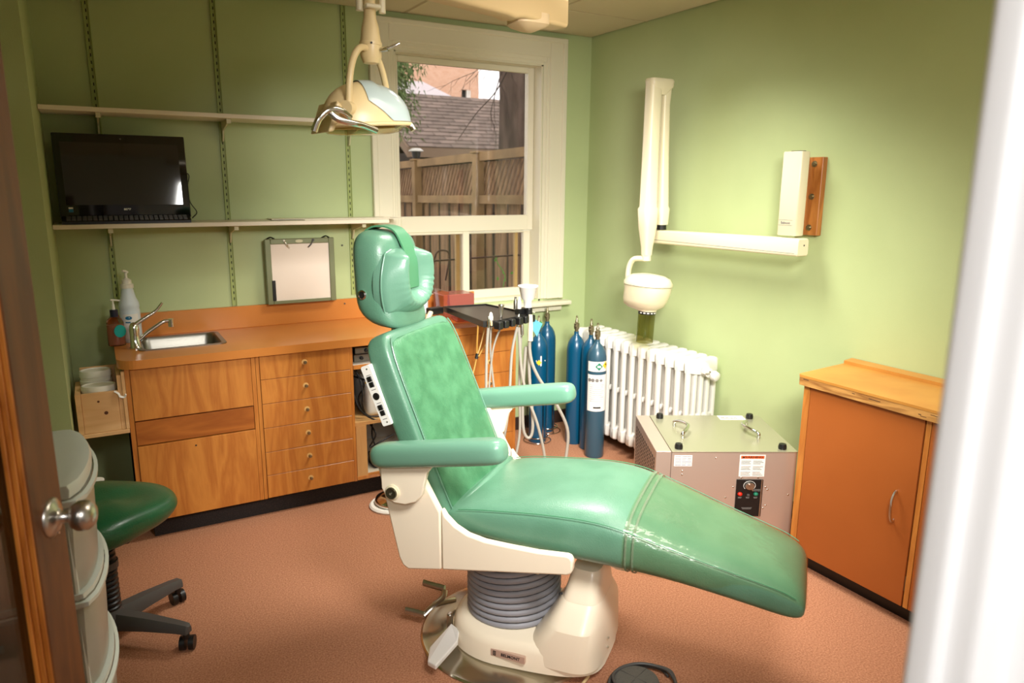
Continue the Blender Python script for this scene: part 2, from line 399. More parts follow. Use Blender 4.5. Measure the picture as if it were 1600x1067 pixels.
def sash(x0, x1, z0, z1, y, st, top, bot, name='sash', par=w):
    bm = nb()
    box(bm, (x0, y, z0), (x0+st, y+.035, z1), .004); box(bm, (x1-st, y, z0), (x1, y+.035, z1), .004)
    box(bm, (x0+st, y, z1-top), (x1-st, y+.035, z1), .004); box(bm, (x0+st, y, z0), (x1-st, y+.035, z0+bot), .004)
    return obj(name, bm, 'white', par)
sash(1.562, 2.523, 1.335, 2.348, YB+.085, .042, .035, .098, 'upper_sash')
s2 = sash(1.562, 2.053, .90, 1.335, YB+.075, .045, .014, .055, 'lower_sash'); s3 = sash(2.010, 2.523, .90, 1.330, YB+.115, .050, .012, .055, 'lower_sash')
def pane(x0, x1, z0, z1, y, par, m='tintpane'):
    bm = nb(); box(bm, (x0, y, z0), (x1, y+.003, z1)); return obj('pane', bm, m, par)
up = [o for o in C.objects if o.name == 'upper_sash'][0]
pane(1.60, 2.485, 1.43, 2.318, YB+.10, up); pane(1.605, 2.01, .95, 1.322, YB+.09, s2); pane(2.06, 2.475, .95, 1.32, YB+.13, s3)
bm = nb(); box(bm, (2.415, YB+.13, .95), (2.437, YB+.15, 1.32)); box(bm, (1.985, YB+.13, .95), (2.01, YB+.15, 1.32)); obj('outer_screen_frame', bm, mat('tan_screen_frame', (186, 160, 104), .5), w)

# ------------------------------------------------------------------ glazed door on the left
D = setup('door_1', loc=(-.349, .80, 0))
dm = Matrix.Translation((-.117, 1.46, 0)) @ Matrix.Rotation(-R(19.3), 4, 'Z')   # local +Y runs along the door to its free edge, +X is the room-side normal
dl = lambda bm: bmesh.ops.transform(bm, matrix=dm, verts=bm.verts)
TH = .047
bm = nb(); box(bm, (-TH, -.0655, .02), (0, .049, 2.03), .002); dl(bm); obj('stile', bm, 'doorwood', D)
bm = nb(); box(bm, (-TH, -.71, .02), (0, -.60, 2.03), .002); dl(bm); obj('stile', bm, 'doorwood', D)
bm = nb(); box(bm, (-TH, -.60, .02), (0, -.0655, .26), .002); dl(bm); obj('rail', bm, 'doorwood', D)
bm = nb(); box(bm, (-TH, -.60, 1.90), (0, -.0655, 2.03), .002); dl(bm); obj('rail', bm, 'doorwood', D)
bm = nb()
for k, (a, b, th) in enumerate(((0, .009, .003), (.009, .018, .007), (.018, .026, .012))): box(bm, (-.002-b, -.0655-th, .26), (-.002-a, -.0655, 1.90), .0015)
dl(bm); obj('glazing_moulding', bm, 'doormould', D)
bm = nb(); box(bm, (-.031, -.60, .26), (-.027, -.066, 1.90)); dl(bm); obj('pane', bm, 'doorpane', D)
KZ = 1.03
kt = Matrix.Translation((-.117, 1.46, KZ)) @ Matrix.Rotation(-R(19.3), 4, 'Z') @ Matrix.Rotation(R(90), 4, 'Y')
for side in (1, -1):
    T = kt if side == 1 else kt @ Matrix.Translation((0, 0, -TH)) @ Matrix.Rotation(PI, 4, 'X')
    bm = nb(); lathe(bm, [(.0, 0), (.036, 0), (.036, .003), (.030, .008), (.017, .012), (.0115, .016), (.010, .03), (.013, .032), (.022, .036), (.0272, .045), (.028, .054), (.026, .063), (.019, .071), (.008, .075), (.0, .0755)], T=T, n=32)
    k = obj('door_knob', bm, 'steel2', D, 60, label='satin nickel knob')
    bm = nb(); cyl(bm, T @ V(.030, 0, .002), T @ V(.030, 0, .010), .0022, n=8); obj('screw', bm, 'chrome', k)

# ------------------------------------------------------------------ baseboards and toe kicks
bm = nb(); box(bm, (.11, 3.545, 0), (2.03, YB, .098)); obj('baseboard_back', bm, 'toe', kind='structure')
bm = nb(); box(bm, (2.05, YB-.012, 0), (XR, YB, .09), .003); obj('baseboard_window', bm, mat('dark_baseboard', (52, 34, 26), .6), kind='structure')
bm = nb(); box(bm, (XR-.012, 1.97, 0), (XR, YB-.012, .09), .003); obj('baseboard_right', bm, M['toe'], kind='structure')

# ------------------------------------------------------------------ slotted standards, shelves
for x, z0, z1, lab in ((.068, 1.04, 2.55, 'slotted shelf standard on green wall nearest the left corner, above the soap bottles'),
                       (.615, .985, 2.55, 'slotted shelf standard on green wall between the computer screen and the light box'),
                       (1.267, 1.0, 2.55, 'slotted shelf standard on green wall just left of the window')):
    t = thing('shelf_standard', lab, 'shelf standard', (x, YB, z0), group='shelf standards on the back wall')
    bm = nb(); box(bm, (x-.0125, YB-.004, z0), (x+.0125, YB, z1)); box(bm, (x-.0125, YB-.012, z0), (x-.0095, YB, z1)); box(bm, (x+.0095, YB-.012, z0), (x+.0125, YB, z1)); obj('rail', bm, 'std', t)
    bm = nb(); z = z0+.03
    while z < z1-.02:
        box(bm, (x-.002, YB-.0055, z), (x+.002, YB-.0035, z+.014)); z += .032
    o = obj('slot', bm, 'slot', t); o['kind'] = 'stuff'
def shelf(zt, x0, x1, lab, th, yf, bx):
    t = thing('wall_shelf', lab, 'shelf', ((x0+x1)/2, YB, zt))
    bm = nb(); box(bm, (x0, yf, zt-th), (x1, YB-.014, zt), .0015); obj('shelf_board', bm, 'shelf', t)
    for x in bx:
        bm = nb()
        P = [(YB-.012, zt-th-.10), (YB-.012, zt-th), (yf+.03, zt-th), (yf+.03, zt-th-.012), (yf+.07, zt-th-.02), (YB-.06, zt-th-.045), (YB-.035, zt-th-.095)]
        prism(bm, P, lambda a, b, d: V(d, a, b), x-.0035, x+.0035); box(bm, (x-.010, yf+.028, zt-th-.022), (x+.010, yf+.036, zt-th+.001)); obj('bracket', bm, 'bracket', t)
    return t
shelf(1.945, -.155, 1.385, 'upper white wall shelf, empty, above the computer screen', .020, 3.79, (.068, .615, 1.267))
t = shelf(1.437, -.155, 1.40, 'lower white wall shelf carrying the computer screen', .020, 3.79, (.068, .615, 1.267))
for k, (x0, x1, y0, y1, z, a) in enumerate(((.95, 1.50, 3.83, 4.0, 1.4385, 2), (.8, 1.43, 3.86, 4.02, 1.4415, -2))):
    bm = nb(); T = Matrix.Translation(((x0+x1)/2, (y0+y1)/2, z)) @ Matrix.Rotation(R(a), 4, 'Z'); box(bm, (-(x1-x0)/2, -(y1-y0)/2, -.001), ((x1-x0)/2, (y1-y0)/2, .0015), T=T)
    tag(obj('shelf_liner', bm, 'shelf'), ('long white sheet lying flat on the lower shelf, its end reaching past the window frame', 'shorter white sheet lying on top of the other sheet on the lower shelf')[k], 'sheet')
# ------------------------------------------------------------------ all-in-one computer on the lower shelf
ZS = 1.437
t = thing('computer_screen', 'large black flat computer screen, switched off, leaning on the lower shelf', 'monitor', (.15, 3.9, ZS))
tilt = Matrix.Translation((.148, 3.872, ZS+.012)) @ Matrix.Rotation(R(-6), 4, 'X')
def tl(bm): bmesh.ops.transform(bm, matrix=tilt, verts=bm.verts)
bm = nb(); box(bm, (-.272, 0, .012), (.272, .028, .392), .006, seg=2); tl(bm); obj('housing', bm, 'gloss', t, 40)
bm = nb(); box(bm, (-.243, -.0015, .072), (.240, .001, .352)); tl(bm); obj('display', bm, 'scr', t, label='dark reflecting display')
bm = nb(); cyl(bm, (0, -.0012, .371), (0, .001, .371), .004); tl(bm); obj('webcam', bm, M['greyp'], t)
text('acer', .017, M['paper'], t, tilt @ facing((0, -.0008, .053), (0, -1, 0)), bold=.0006)
bm = nb(); box(bm, (-.236, -.002, .055), (-.218, 0, .062)); tl(bm); st = obj('sticker', bm, 'paper', t)
bm = nb(); box(bm, (-.236, -.002, .040), (-.218, 0, .054)); tl(bm); obj('sticker', bm, M['tealb'], t)
bm = nb(); tube(bm, [(.0, 3.93, ZS+.25), (0, 3.97, ZS+.12), (0, 3.99, ZS+.008)], .008); box(bm, (-.05, 3.94, ZS), (.35, 4.0, ZS+.01), .003); obj('stand', bm, 'black', t)
bm = nb()
tube(bm, [(.40, 3.9, 1.67), (.43, 3.93, 1.66), (.425, 3.98, 1.6), (.432, 3.99, 1.53), (.46, 4.0, 1.48), (.44, 4.02, 1.45)], .0025, n=6)
obj('cable', bm, 'black', t)
t = thing('keyboard', 'slim black keyboard lying on the shelf in front of the screen', 'keyboard', (.15, 3.83, ZS))
bm = nb(); prism(bm, [(3.798, ZS), (3.798, ZS+.012), (3.802, ZS+.016), (3.868, ZS+.034), (3.868, ZS)], lambda a, b, d: V(d, a, b), -.118, .41); obj('body', bm, 'black', t)
bm = nb()
for r in range(4):
    for c_ in range(24): box(bm, (-.10+c_*.0208, 3.806+r*.0145, ZS+.014+r*.004), (-.10+c_*.0208+.017, 3.806+r*.0145+.011, ZS+.024+r*.004), .001)
o = obj('key', bm, 'greyp', t); o['kind'] = 'stuff'

# ------------------------------------------------------------------ light box on the wall
t = thing('light_box', 'square film viewing light box with green metal frame leaning above the counter', 'light box', (.97, YB, .98))
lx0, lx1, lz0, lz1, ly = .775, 1.145, .985, 1.335, YB-.075
bm = nb(); box(bm, (lx0+.01, ly+.012, lz0), (lx1, YB-.004, lz1-.004), .004); obj('housing', bm, 'hammer', t)
bm = nb()
for lo, hi in (((lx0, ly, lz0), (lx0+.030, ly+.016, lz1)), ((lx1-.030, ly, lz0), (lx1, ly+.016, lz1)), ((lx0+.03, ly, lz1-.028), (lx1-.03, ly+.016, lz1)), ((lx0+.03, ly, lz0), (lx1-.03, ly+.016, lz0+.018))): box(bm, lo, hi, .003)
fr = obj('frame', bm, 'hammer', t)
bm = nb(); box(bm, (lx0+.028, ly+.008, lz0+.016), (lx1-.028, ly+.012, lz1-.026)); obj('viewing_panel', bm, 'lbox', t, label='opal white viewing panel')
for x, s in ((.875, 1), (1.03, -1)):
    bm = nb(); tube(bm, [(x, ly-.004, lz1-.008), (x+s*.012, ly-.010, lz1-.03), (x+s*.028, ly-.004, lz1-.048)], .0035, n=6); cyl(bm, (x, ly-.006, lz1-.010), (x, ly+.004, lz1-.010), .007, n=10); obj('film_clip', bm, 'greyp' if s < 0 else 'chrome', t)
for x in (.81, 1.105):
    bm = nb(); tube(bm, [(x-.02, ly+.03, lz1-.002), (x, ly+.02, lz1+.008), (x+.022, ly+.03, lz1-.002)], .004, n=6); obj('hook', bm, 'black', t)
bm = nb(); lathe(bm, [(0, 0), (.02, 0), (.02, .002), (0, .002)], T=facing((.955, ly-.0005, lz1-.014), (0, -1, 0)), sy=.4); obj('oval_plate', bm, 'bracket', t)
bm = nb(); box(bm, (lx0+.026, ly-.004, lz0+.02), (lx0+.044, ly, lz0+.13), .003); obj('dark_strip', bm, 'black', t)
for x, z in ((1.21, 1.285), (1.205, .955)):
    bm = nb(); cyl(bm, (x, YB-.02 if z < 1 else YB-.006, z), (x, YB-.03 if z < 1 else YB-.014, z), .0045, n=10); tag(obj('wall_screw', bm, 'greyp'), 'small screw in the green wall right of the light box' if z > 1 else 'small screw in the orange splashback near the headrest', 'screw')

# ------------------------------------------------------------------ counter
ZT = .864
t = thing('countertop', 'long orange laminate countertop with splashback along the back wall', 'countertop', (1.03, 3.8, .824))
bm = nb()
P = [(.03, 4.03), (.03, 3.55)] + [(.03+.075*(1-math.cos(a)), 3.55-.075*math.sin(a)) for a in [R(90*i/8) for i in range(1, 9)]] + [(.145, 3.475), (.145, 4.03)]
prism(bm, P, lambda a, b, d: V(a, b, d), .824, ZT)
box(bm, (.145, 3.475, .824), (.49, 3.675, ZT)); box(bm, (.145, 3.965, .824), (.49, 4.03, ZT)); box(bm, (.49, 3.475, .824), (2.03, 4.03, ZT))
obj('worktop', bm, 'orange', t)
bm = nb(); box(bm, (.03, 4.028, ZT), (1.40, YB, .981), .002); box(bm, (1.40, 4.0, ZT), (2.02, 4.018, .975), .002); obj('splashback', bm, 'orange', t)
# sink
t = thing('sink', 'rectangular stainless steel sink set in the orange countertop', 'sink', (.317, 3.82, .72))
bm = nb()
rings = []
for w_, h_, r_, z in ((.385, .325, .03, ZT+.001), (.385, .325, .03, ZT+.004), (.345, .285, .035, ZT+.003), (.330, .270, .04, ZT-.01), (.315, .255, .05, ZT-.12), (.26, .20, .05, ZT-.135), (.03, .03, .014, ZT-.137)):
    rings.append([V(a, b, z) for a, b in rrect(w_, h_, r_, 5, .3175, 3.82)])
skin(bm, rings, caps=False); bm2 = obj('basin', bm, 'steel', t, 50)
bm = nb(); lathe(bm, [(0, 0), (.02, 0), (.02, .003), (.012, .002), (0, .002)], (.3175, 3.82, ZT-.1365)); obj('drain', bm, 'chrome', t)
# faucet
t = thing('faucet', 'chrome single lever faucet on the countertop beside the sink', 'faucet', (.118, 3.735, ZT))
bm = nb(); lathe(bm, [(0, 0), (.027, 0), (.027, .006), (.022, .010), (.0205, .07), (.0215, .09), (.019, .108), (.012, .122), (0, .126)], (.118, 3.735, ZT)); obj('body', bm, 'chrome', t, 50)
bm = nb(); tube(bm, [(.11, 3.735, .965), (.135, 3.735, .985), (.175, 3.735, 1.01), (.215, 3.735, 1.035), (.246, 3.735, 1.072)], lambda q: .013-.006*q, n=10, flat=.8); obj('lever', bm, 'chrome', t, 60)
bm = nb(); tube(bm, [(.13, 3.735, .900), (.17, 3.735, .935), (.21, 3.735, .962), (.245, 3.735, .982), (.272, 3.735, .984)], .0085, n=10); cyl(bm, (.276, 3.735, .992), (.276, 3.735, .955), .013, n=16); obj('spout', bm, 'chrome', t, 60)
# white surface-cleaner bottle
t = thing('pump_bottle', 'tall pale white pump bottle with blue printed label behind the faucet', 'bottle', (.113, 3.93, ZT))
c = (.113, 3.93, ZT)
bm = nb(); lathe(bm, [(0, 0), (.044, 0), (.046, .006), (.046, .15), (.044, .165), (.046, .17), (.044, .19), (.034, .215), (.027, .25), (.024, .262), (.0, .262)], c); obj('body', bm, 'bottle', t, 50)
bm = nb(); lathe(bm, [(0, .262), (.029, .262), (.029, .28), (.022, .283), (.021, .30), (.010, .308), (.006, .312), (.006, .335), (0, .335)], c); tube(bm, [(.10, 3.92, ZT+.345), (.113, 3.93, ZT+.342), (.122, 3.935, ZT+.335)], .006, n=8); obj('pump', bm, 'tub', t, 40)
def arcpatch(c, r, z0, z1, a0, a1, n=10):
    bm = nb(); A = [R(a0+(a1-a0)*i/n) for i in range(n+1)]
    for q, w_ in ((r, z0),): pass
    lo = [bm.verts.new((c[0]+r*math.cos(a), c[1]+r*math.sin(a), z0)) for a in A]; hi = [bm.verts.new((c[0]+r*math.cos(a), c[1]+r*math.sin(a), z1)) for a in A]
    lo2 = [bm.verts.new((c[0]+(r-.0008)*math.cos(a), c[1]+(r-.0008)*math.sin(a), z0)) for a in A]; hi2 = [bm.verts.new((c[0]+(r-.0008)*math.cos(a), c[1]+(r-.0008)*math.sin(a), z1)) for a in A]
    for i in range(n):
        bm.faces.new((lo[i], lo[i+1], hi[i+1], hi[i])); bm.faces.new((lo2[i+1], lo2[i], hi2[i], hi2[i+1])); bm.faces.new((hi[i], hi[i+1], hi2[i+1], hi2[i])); bm.faces.new((lo[i+1], lo[i], lo2[i], lo2[i+1]))
    bm.faces.new((lo[0], hi[0], hi2[0], lo2[0])); bm.faces.new((lo[-1], lo2[-1], hi2[-1], hi[-1]))
    return bm
obj('label', arcpatch(c, .0472, ZT+.02, ZT+.14, -130, -45), 'paper', t)
def arcoval(c, r, ac, zc, wa, hz, n=20):
    bm = nb(); A = [2*PI*i/n for i in range(n)]
    f0 = [bm.verts.new((c[0]+r*math.cos(R(ac+wa*math.cos(a))), c[1]+r*math.sin(R(ac+wa*math.cos(a))), zc+hz*math.sin(a))) for a in A]
    f1 = [bm.verts.new((c[0]+(r-.001)*math.cos(R(ac+wa*math.cos(a))), c[1]+(r-.001)*math.sin(R(ac+wa*math.cos(a))), zc+hz*math.sin(a))) for a in A]
    bm.faces.new(f0); bm.faces.new(list(reversed(f1)))
    for i in range(n): bm.faces.new((f0[i], f0[(i+1) % n], f1[(i+1) % n], f1[i]))
    return bm
obj('printed_oval', arcoval(c, .0484, -100, ZT+.122, 18, .009), M['tealb'], t)
obj('printed_bar', arcpatch(c, .0484, ZT+.098, ZT+.104, -118, -92), M['tealb'], t)
obj('printed_bar', arcpatch(c, .0484, ZT+.046, ZT+.052, -80, -64), 'inkd', t)
# clear hand-soap bottle
c = (.045, 3.86, ZT)
t = thing('soap_dispenser', 'small clear soap bottle with navy and white pump at the counter end', 'bottle', c)
bm = nb(); lathe(bm, [(0, 0), (.036, 0), (.038, .004), (.037, .11), (.03, .128), (.014, .138), (0, .138)], c, sy=.75); obj('body', bm, 'soap', t, 50)
bm = nb(); lathe(bm, [(0, .005), (.031, .005), (.033, .1), (0, .102)], c, sy=.68); obj('liquid', bm, mat('amber_soap', (196, 140, 120), .2), t, 50)
bm = nb(); lathe(bm, [(0, .138), (.017, .138), (.0175, .17), (.012, .172), (0, .172)], c); obj('collar', bm, 'navy', t, 40)
bm = nb(); lathe(bm, [(0, .172), (.008, .172), (.006, .195), (.004, .2), (.004, .215), (0, .215)], c); tube(bm, [(.035, 3.855, ZT+.218), (.05, 3.86, ZT+.217), (.074, 3.865, ZT+.212)], .0045, n=8); obj('pump', bm, 'tub', t, 40)
bm = nb(); lathe(bm, [(0, 0), (.026, 0), (.026, .002), (0, .002)], T=facing((.062, 3.832, ZT+.072), (.3, -1, 0)), sy=1.15); obj('round_sticker', bm, 'teal', t)

# ------------------------------------------------------------------ base cabinets
YF = 3.496
t = thing('sink_cabinet', 'honey wood base cabinet under the sink with two front panels and a door', 'cabinet', (.33, 3.77, .098))
bm = nb(); box(bm, (.055, YF+.018, .098), (.60, YB, .70)); box(bm, (.055, YF+.001, .098), (.073, YB, .822)); box(bm, (.584, YF+.001, .098), (.602, YB, .822)); box(bm, (.073, YF+.012, .70), (.584, YF+.03, .822)); obj('carcass', bm, 'oak', t)
bm = nb(); box(bm, (.076, YF, .584), (.582, YF+.017, .818), .0012); obj('upper_panel', bm, 'oak', t)
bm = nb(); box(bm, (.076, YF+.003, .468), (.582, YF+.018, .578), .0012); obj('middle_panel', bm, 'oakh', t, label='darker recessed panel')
bm = nb(); box(bm, (.076, YF-.004, .100), (.582, YF+.014, .463), .0012); d = obj('door', bm, 'oak', t)
bm = nb(); cyl(bm, (.315, YF-.006, .432), (.315, YF, .432), .004, n=10); obj('screw_hole', bm, 'inkd', d)
def drawer_cabinet(x0, x1, lab, kx):
    t = thing('drawer_cabinet', lab, 'cabinet', ((x0+x1)/2, 3.77, .098))
    bm = nb(); box(bm, (x0, YF+.018, .098), (x1, YB, .822)); box(bm, (x0, YF+.001, .098), (x0+.016, YB, .822)); box(bm, (x1-.014, YF+.001, .098), (x1, YB, .822)); obj('carcass', bm, 'oak', t)
    zs = [.100, .218, .338, .461, .583, .704, .820]
    for a, b in zip(zs, zs[1:]):
        bm = nb(); box(bm, (x0+.018, YF-.003, a+.0012), (x1-.016, YF+.016, b-.0012), .001); d = obj('drawer', bm, 'oak', t)
        kz = (a+b)/2+.008
        bm = nb(); lathe(bm, [(0, 0), (.0055, 0), (.004, .006), (.0065, .011), (.0085, .016), (.006, .021), (0, .022)], T=facing((kx, YF-.003, kz), (0, -1, 0)), n=16); k = obj('knob', bm, 'valve', d, 50)
        bm = nb(); lathe(bm, [(0, 0), (.014, 0), (0, .0007)], T=facing((kx, YF-.0034, kz), (0, -1, 0)), n=14); obj('worn_patch', bm, mat('pale_worn_veneer', (226, 178, 110), .5) if 'pale_worn_veneer' not in bpy.data.materials else bpy.data.materials['pale_worn_veneer'], d)
drawer_cabinet(.604, 1.075, 'six-drawer honey wood cabinet left of the open shelf compartment', .833)
drawer_cabinet(1.605, 2.03, 'six-drawer honey wood cabinet behind the instrument hoses', 1.858)
# open compartment
t = thing('open_shelf_cabinet', 'open compartment with shelves of cables between the two drawer cabinets', 'cabinet', (1.34, 3.77, .098))
bm = nb(); box(bm, (1.077, YB-.02, .098), (1.603, YB, .822)); obj('back_panel', bm, mat('white_compartment_back', (196, 190, 178), .6), t)
bm = nb(); box(bm, (1.077, YF+.004, .704), (1.603, YB-.02, .72)); obj('shelf', bm, mat('pale_compartment_shelf', (214, 206, 190), .5), t)
bm = nb(); box(bm, (1.077, YF+.0, .700), (1.603, YF+.004, .722)); obj('shelf_edge', bm, 'oak', t)
bm = nb(); box(bm, (1.077, YF+.01, .395), (1.603, YB-.02, .412)); obj('shelf', bm, 'ply', t)
bm = nb(); box(bm, (1.077, YF+.002, .100), (1.603, YB-.02, .118)); obj('shelf', bm, 'oak', t)
bm = nb(); box(bm, (1.079, YF+.006, .118), (1.135, YF+.022, .394)); obj('upright', bm, 'ply', t)
bm = nb(); box(bm, (1.079, YF+.03, .118), (1.603, YB-.022, .121)); obj('liner', bm, 'shelf', t)
# things in the compartment
t = thing('control_box', 'small metal control box with switches on the top open shelf', 'control box', (1.17, 3.62, .72))
bm = nb(); box(bm, (1.10, 3.56, .7205), (1.26, 3.72, .7605), .003); box(bm, (1.11, 3.57, .7605), (1.25, 3.72, .795), .003); obj('body', bm, 'steel', t)
for x, z in ((1.14, .742), (1.20, .742), (1.17, .778), (1.22, .778)):
    bm = nb(); lathe(bm, [(0, 0), (.010, 0), (.008, .012), (0, .013)], T=facing((x, 3.558 if z < .76 else 3.568, z), (0, -1, 0)), n=14); obj('knob', bm, 'black' if x < 1.19 else 'chrome', t)
bm = nb(); box(bm, (1.09, 3.60, .797), (1.25, 3.70, .822)); tag(obj('dark_bag', bm, 'black'), 'dark folded pouch wedged above the metal control box', 'pouch')
t = thing('white_power_unit', 'white rounded power unit standing on the middle open shelf', 'power unit', (1.28, 3.68, .412))
bm = nb(); box(bm, (1.165, 3.57, .4125), (1.40, 3.80, .60), .03, seg=4); obj('body', bm, M['paper'], t, 50)
bm = nb(); box(bm, (1.19, 3.568, .575), (1.26, 3.5705, .580)); obj('label', bm, M['tealb'], t)
cb = ([(1.10, 3.60, .69), (1.15, 3.56, .60), (1.12, 3.57, .52), (1.16, 3.55, .43), (1.25, 3.54, .42), (1.36, 3.55, .418)],
      [(1.09, 3.66, .64), (1.16, 3.54, .625), (1.24, 3.53, .635), (1.34, 3.55, .62)],
      [(1.09, 3.58, .58), (1.11, 3.53, .48), (1.17, 3.52, .42), (1.23, 3.51, .405), (1.33, 3.51, .40)],
      [(1.12, 3.60, .68), (1.135, 3.55, .58), (1.13, 3.54, .5), (1.15, 3.56, .44)],
      [(1.17, 3.58, .39), (1.19, 3.52, .33), (1.16, 3.53, .26), (1.22, 3.53, .28), (1.3, 3.55, .30)],
      [(1.20, 3.6, .37), (1.18, 3.54, .30), (1.21, 3.52, .22), (1.26, 3.54, .16), (1.34, 3.56, .13)])
lb = ('black cable looping down in front of the white power unit', 'black cable running level across the top of the white power unit', 'black cable hanging over the edge of the middle shelf', 'short black cable left of the white power unit', 'black cable coiled in the lowest open shelf', 'black cable dropping to the black adapter')
for p, l in zip(cb, lb):
    bm = nb(); tube(bm, p, .0045, n=7); tag(obj('cable', bm, 'black', None, 60), l, 'cable', 'cables in the open compartment')
bm = nb(); tube(bm, [(1.16, 3.57, .60), (1.175, 3.55, .64), (1.19, 3.55, .655)], .003, n=6); tag(obj('yellow_cable', bm, 'yel', None, 60), 'short yellow wire beside the white power unit', 'cable')
bm = nb(); tube(bm, [(1.08, 3.66, .675), (1.60, 3.66, .675)], .012, n=10, sm=False); tag(obj('drain_pipe', bm, M['greyp'], None, 50), 'grey pipe running under the top open shelf', 'pipe')
bm = nb(); box(bm, (1.19, 3.56, .1215), (1.30, 3.66, .19), .006, seg=2); tag(obj('black_adapter', bm, 'black'), 'black power adapter block at the bottom of the open compartment', 'adapter')
bm = nb(); box(bm, (1.50, 3.53, .122), (1.545, 4.0, .39), .003); box(bm, (1.588, 3.51, .413), (1.602, 3.9, .70), .002); tag(obj('grey_board', bm, mat('pale_grey_board', (176, 172, 176), .6)), 'pale grey board standing against the right side of the open compartment', 'board')

# ------------------------------------------------------------------ pine box with tubs on the cabinet's left side
t = thing('pine_box', 'bare pine box with knots fixed to the side of the sink cabinet', 'wooden box', (-.05, 3.63, .545))
bm = nb(); box(bm, (-.118, 3.50, .555), (.022, 3.516, .733), .001); fb = obj('front_board', bm, 'pine', t)
for x, z, r in ((-.055, .694, .005), (-.03, .640, .008)):
    bm = nb(); lathe(bm, [(0, 0), (r, 0), (r, .0006), (0, .0006)], T=facing((x, 3.5002, z), (0, -1, 0)), n=12); obj('knot', bm, mat('dark_knot', (92, 48, 20), .6) if 'dark_knot' not in bpy.data.materials else bpy.data.materials['dark_knot'], fb)
bm = nb(); box(bm, (-.140, 3.494, .555), (-.119, 3.74, .735), .001); obj('side_board', bm, 'pine', t)
bm = nb(); box(bm, (.023, 3.503, .555), (.040, 3.74, .80), .001); obj('side_board', bm, 'pine', t)
bm = nb(); box(bm, (.0405, 3.497, .555), (.054, 3.52, .815), .001); obj('corner_post', bm, 'pine', t)
bm = nb(); box(bm, (-.140, 3.49, .538), (.053, 3.75, .554), .001); obj('bottom_board', bm, 'pine', t)
bm = nb(); box(bm, (-.118, 3.725, .555), (.022, 3.74, .80), .001); obj('back_board', bm, 'pine', t)
for x, y, z, l in ((-.048, 3.57, .5545, 'front white plastic tub with lid in the pine box'), (-.056, 3.67, .600, 'rear white plastic tub with lid behind the other in the pine box')):
    t = thing('plastic_tub', l, 'tub', (x, y, z), group='tubs in the pine box')
    r = .069 if y < 3.6 else .064
    bm = nb(); lathe(bm, [(0, 0), (r*.9, 0), (r*.96, .14), (0, .14)], (x, y, z), sy=.75); obj('pot', bm, 'tub', t, 40)
    bm = nb(); lathe(bm, [(0, .140), (r, .140), (r, .155), (r*.95, .157), (r*.95, .17), (r, .172), (r, .188), (r*.96, .199), (r*.86, .2), (r*.84, .196), (0, .196)], (x, y, z), sy=.75, n=36); obj('lid', bm, 'tub', t, 40)
bm = nb(); tube(bm, [(.010, 3.497, .732), (.024, 3.49, .722), (.030, 3.49, .708), (.046, 3.49, .704), (.052, 3.488, .716)], .007, n=8, flat=.5); tag(obj('white_clip', bm, 'paper', None, 50), 'white plastic clip hanging on the edge of the pine box', 'clip')

# ------------------------------------------------------------------ clutter on the counter by the window
t = thing('spray_bottle', 'tall milky bottle standing behind the chair headrest on the counter', 'bottle', (1.642, 3.90, ZT))
bm = nb(); lathe(bm, [(0, 0), (.028, 0), (.03, .01), (.03, .13), (.022, .155), (.022, .165), (0, .165)], (1.632, 3.90, ZT)); obj('body', bm, 'bottle', t, 50)
bm = nb(); lathe(bm, [(0, .165), (.03, .165), (.032, .20), (.028, .235), (.014, .245), (0, .245)], (1.632, 3.90, ZT)); obj('cap', bm, mat('grey_cap', (150, 140, 128), .4), t, 50)
bm = nb(); lathe(bm, [(0, 0), (.018, 0), (.018, .08), (.009, .1), (.009, .12), (0, .12)], (1.575, 3.80, ZT)); tag(obj('teal_bottle', bm, 'tealb', None, 50), 'small teal bottle just visible behind the headrest cushion', 'bottle')
t = thing('wooden_tray_box', 'small yellow-brown box on the counter behind the headrest', 'box', (1.53, 3.72, ZT))
bm = nb(); box(bm, (1.44, 3.66, ZT), (1.585, 3.78, ZT+.045), .003); obj('body', bm, 'pine', t)
bm = nb(); box(bm, (1.5855, 3.66, ZT), (1.592, 3.78, ZT+.045), .002); obj('end_panel', bm, 'grncap', t)
t = thing('instrument_case', 'flat grey and white instrument case on the front edge of the counter', 'case', (1.54, 3.55, ZT))
bm = nb(); box(bm, (1.42, 3.49, ZT), (1.605, 3.60, ZT+.025), .004); obj('base', bm, 'shelf', t)
bm = nb(); box(bm, (1.42, 3.51, ZT+.026), (1.575, 3.60, ZT+.055), .004); obj('lid', bm, mat('grey_case', (128, 124, 112), .4), t)
# curved acrylic shield and maroon rack
bm = nb(); A = [(1.715-.05*math.cos(R(a)), ZT+.055-.05*math.sin(R(a))) for a in range(0, 91, 15)]
P = [(1.66, 1.045)]+[(1.668+.06*(1-math.cos(R(a))), .93-.06*math.sin(R(a))) for a in range(0, 91, 15)]+[(1.80, .868)]
Q = [(a+.0025, b+.0025) for a, b in reversed(P)]
prism(bm, P+Q, lambda a, b, d: V(a, d, b), 3.60, 3.79); tag(obj('acrylic_shield', bm, pane_mat('shield_acrylic', (246, 226, 222)), None, 40), 'curved clear acrylic shield standing on the counter behind the instrument tray', 'shield')
bm = nb(); box(bm, (1.72, 3.80, ZT), (1.92, 3.95, .997), .004); tag(obj('acrylic_box', bm, mat('rose_acrylic', (150, 84, 74), .2)), 'rose-tinted plastic box under the window beside the acrylic shield', 'box')
t = thing('bur_rack', 'low maroon rack with small holes on the counter under the window', 'rack', (1.9, 3.7, ZT))
bm = nb(); box(bm, (1.80, 3.64, ZT), (2.0, 3.78, ZT+.035), .004); obj('body', bm, 'maroon', t)
bm = nb()
